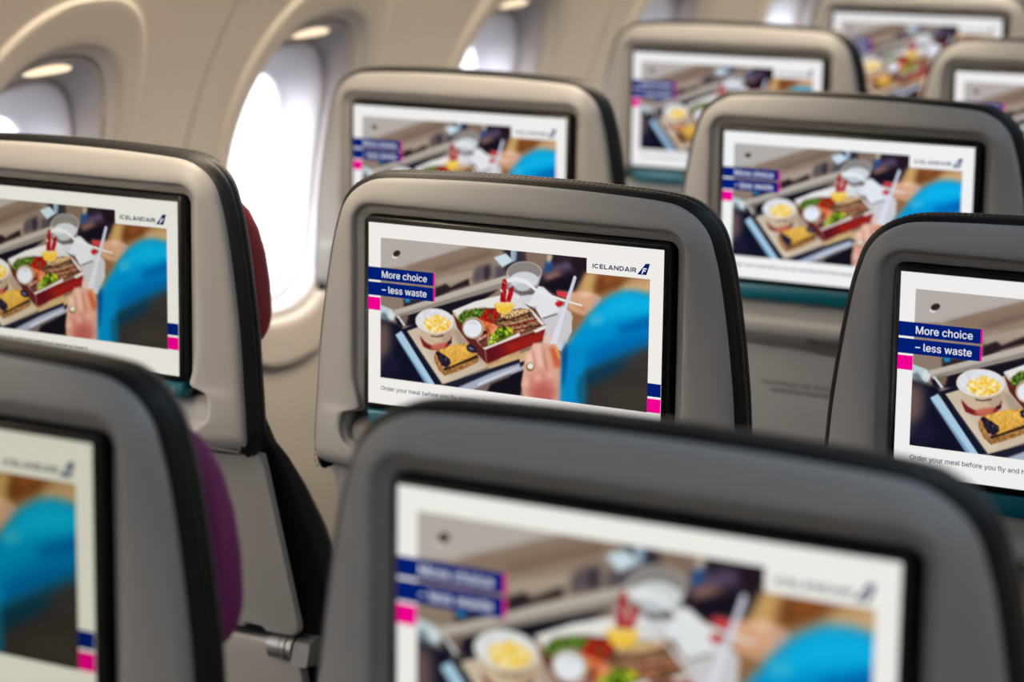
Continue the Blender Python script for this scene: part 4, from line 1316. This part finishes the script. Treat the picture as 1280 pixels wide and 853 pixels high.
def stroke(pts, w):
    """Quads of width w along a polyline."""
    V, F = [], []
    for i, (x, y) in enumerate(pts):
        a, b = pts[max(0, i - 1)], pts[min(len(pts) - 1, i + 1)]
        tx, ty = b[0] - a[0], b[1] - a[1]
        l = math.hypot(tx, ty)
        nx, ny = -ty / l * w / 2, tx / l * w / 2
        V += [(x + nx, y + ny), (x - nx, y - ny)]
    for i in range(len(pts) - 1):
        F.append((2 * i, 2 * i + 1, 2 * i + 3, 2 * i + 2))
    return V, F


def capitals(word, x0, base, cap, width):
    """Wide plain capitals built from strokes."""
    s = .22
    arc = lambda cx, cy, rx, ry, a0, a1: [(cx + rx * math.cos(math.radians(a0 + (a1 - a0) * k / 14)), cy + ry * math.sin(math.radians(a0 + (a1 - a0) * k / 14))) for k in range(15)]
    h, m = s / 2, 1 - s / 2
    G = {'I': (.20, [[(.10, 0), (.10, 1)]]),
         'C': (1.02, [arc(.54, .5, .45, .5 - h, 44, 316)]),
         'E': (.80, [[(h, 0), (h, 1)], [(0, h), (.78, h)], [(0, .5), (.70, .5)], [(0, m), (.78, m)]]),
         'L': (.76, [[(h, 0), (h, 1)], [(0, h), (.76, h)]]),
         'A': (1.10, [[(.09, 0), (.55, 1)], [(1.01, 0), (.55, 1)], [(.24, .26), (.86, .26)]]),
         'N': (1.0, [[(h, 0), (h, 1)], [(1 - h, 0), (1 - h, 1)], [(h, .96), (1 - h, .04)]]),
         'D': (1.0, [[(h, 0), (h, 1)], [(h, m), (.44, m)] + arc(.44, .5, .47, .5 - h, 80, -80) + [(.44, h), (h, h)]]),
         'R': (.90, [[(h, 0), (h, 1)], [(h, m), (.50, m)] + arc(.52, .66, .26, .34 - h, 80, -80) + [(.50, .32 + h), (h, .32 + h)], [(.46, .40), (.80, 0)]])}
    V, F, x = [], [], 0
    for c in word:
        w, strokes = G[c]
        for q in strokes:
            v, f = stroke(q, s)
            F += [tuple(i + len(V) for i in t) for t in f]
            V += [(x + a, b) for a, b in v]
        x += w + .17
    V = np.array(V)
    sx = width / V[:, 0].max()
    return np.stack([x0 + V[:, 0] * sx, base - V[:, 1] * cap], 1), F


def make_logo():
    tail = [(916.8, 76.3), (946.2, 76.0), (957.2, 43.0), (943.0, 43.6), (936, 53.0)]
    f = [((930.5, 73.5), (934.2, 73.5), (936.5, 66.5), (943, 66.5), (944.2, 63), (937.8, 63), (938.8, 60), (946.5, 60), (947.7, 56.4), (936.2, 56.4))]
    return lettering_mesh('airline_logo', [(*capitals('ICELANDAIR', 772, 71.2, 13.4, 141.5), (16, 34, 84), .0011)],
                          [(tail, (10, 32, 100), .0011)] + [(q, (240, 243, 250), .0013) for q in f])


def make_caption():
    return lettering_mesh('caption_lettering', [(*text_polys('Order your meal before you fly and help limit food waste on board.', 47.5, 510.6, 13.0, 586, .022), (48, 60, 92), .0011)])


def make_tray_lettering():
    V, F = [], []
    for s, z, x0, w in (('Close during taxi, take-off and landing', -.2125, -.1165, .105), ('Loki\u00f0 bor\u00f0i fyrir flugtak og lendingu', -.2215, -.1085, .100)):
        P, f = text_polys(s, 0, 0, .0040, w, .03)
        n = len(V)
        for x, y in P:
            zz = z - y
            V.append((x0 + x, .029 + .285 * (-.15 - zz) - .0004, zz))
        F += [tuple(i + n for i in q) for q in f]
    me = bpy.data.meshes.new('tray_lettering')
    me.from_pydata(V, [], F)
    return me


# ------------------------------------------------------------------ the seats
def build_seat(pad_mat, wing, left_arm):
    root = bpy.data.objects.new('airline_seat', None)
    COL.objects.link(root)
    up = (0, 0, ZB)
    T = -.035                                   # the upper shell leans very slightly
    P = lambda n, f, m, rot=0.0: link(n, SHARED.setdefault((n, f.__name__ if not isinstance(f, bpy.types.Mesh) else f.name), f() if callable(f) else f), m, root, up, rot)
    P('back_shell', make_shell, M_SHELL, T)
    P('recess_panel', make_recess_panel, M_SHELL, T)
    mon = P('monitor', make_monitor, M_BEZEL, T)
    for n, f in (('display', make_display), ('meal_picture', make_picture), ('banner_lettering', make_banner_lettering), ('airline_logo', make_logo), ('caption_lettering', make_caption)):
        link(n, SHARED.setdefault(n, f()), M_SCREEN, mon)
    link('side_button', SHARED.setdefault('sb', make_side_buttons()), M_BEZEL, mon)
    tr = P('monitor_trim', make_trim, M_TEAL, T)
    tr['label'] = 'teal glossy strip below the screen'
    link('power_symbol', SHARED.setdefault('pw', make_button()), M_METAL, tr)
    hc = P('headrest_cover', make_headrest_cover, M_LEATHER, T)
    st = link('stitching', SHARED.setdefault('st', make_stitching()), M_THREAD, hc)
    st['kind'] = 'stuff'
    P('backrest_cushion', make_backrest, M_LEATHER)
    tt = P('tray_table', make_tray, M_TRAY)
    link('tray_lettering', SHARED.setdefault('tl', make_tray_lettering()), M_INK, tt)
    P('lower_back_panel', make_lower_panel, M_TRAY)
    for s in (-1, 1):
        a = link('tray_arm', SHARED.setdefault(('arm', s), make_tray_arm(s)), M_ARM, root, up)
        link('tray_pivot', SHARED.setdefault(('piv', s), make_arm(s)), M_METAL, a)
        link('leg', SHARED.setdefault(('leg', s), make_base_leg(.15 * s, s)), M_METAL, root)
    for y in (.24, .55):
        link('seat_beam', SHARED.setdefault(('beam', y), make_beam(y)), M_METAL, root, up)
    P('seat_cushion', make_cushion, M_LEATHER)
    hp = link('headrest_pad', SHARED.setdefault(('pad', wing), make_headrest_pad(wing)), None, root, up, T)
    if not hp.data.materials:
        hp.data.materials.append(M_LEATHER)
    hp.material_slots[0].link = 'OBJECT'
    hp.material_slots[0].material = pad_mat
    for x in ((-.245, .245) if left_arm else (.245,)):
        link('armrest', SHARED.setdefault(('ar', x), make_armrest(x)), M_SHELL, root, up)
    return root


SHARED = {}


def copy_tree(o, parent=None):
    c = o.copy()
    COL.objects.link(c)
    c.parent = parent
    for ch in list(o.children):
        copy_tree(ch, c)
    return c


plain = build_seat(M_LEATHER, False, False)
window_seat = build_seat(M_LEATHER, False, True)
crimson = build_seat(M_CRIMSON, True, True)
plum = build_seat(M_PLUM, True, False)
for o in list(crimson.children):
    if o.name.startswith('headrest_pad'):
        o['label'] = 'crimson headrest wing'
for o in list(plum.children):
    if o.name.startswith('headrest_pad'):
        o['label'] = 'plum purple headrest wing'

# prototype, x, y, dz, screen brightness, label
SEATS = [
    (plain, .9942, -.0046, .0008, (.96, .97, .93), 'nearest seat, large and blurred at the bottom centre, its screen cut off by the frame'),
    (plum, .4991, -.0208, .0017, (.68, .68, .56), 'blurred grey seat in the bottom left corner with a plum purple headrest edge'),
    (crimson, -.0067, .7078, .0027, (.88, .88, .82), 'beige-lit seat at the left with a crimson headrest edge, in front of the bright window'),
    (plain, .4846, .7278, -.0026, (1, .985, .97), 'sharply focused grey seat in the middle, its whole meal picture showing above the nearest seat'),
    (plain, .9869, .7308, -.0017, (1, 1, 1), 'sharp dark grey seat cut by the right edge, More choice lettering at its left'),
    (window_seat, .0022, 1.4155, .0005, (1, 1, 1), 'beige seat just beyond the central seat, between two windows, lower screen hidden'),
    (plain, .4891, 1.4322, -.0026, (1.0, 1.03, 1.06), 'grey seat with teal strip and tray table showing between the two sharp seats'),
    (window_seat, .0065, 2.1236, .0013, (1, 1.0, 1.03), 'blurred beige seat near the top, directly beyond the seat with the exposed tray table'),
    (plain, .4936, 2.1269, -.0026, (1, 1.0, 1.03), 'blurred seat cut by the right edge, only the left corner of its screen in view'),
    (window_seat, .0029, 2.8408, .0025, (1, 1.0, 1.02), 'farthest blurred seat at the top right, with its top cut off by the frame'),
]
used = set()
for proto, x, y, dz, br, label in SEATS:
    o = proto if proto not in used else copy_tree(proto)
    used.add(proto)
    o.location = (x, y, 0)
    tag(o, label, 'seat', 'airline seats in rows')
    for c in o.children:
        if not c.name.startswith('leg'):
            c.location.z = ZB + dz
        if c.name.startswith('monitor') and not c.name.startswith('monitor_trim'):
            for q in c.children:
                q.color = (*br, 1)
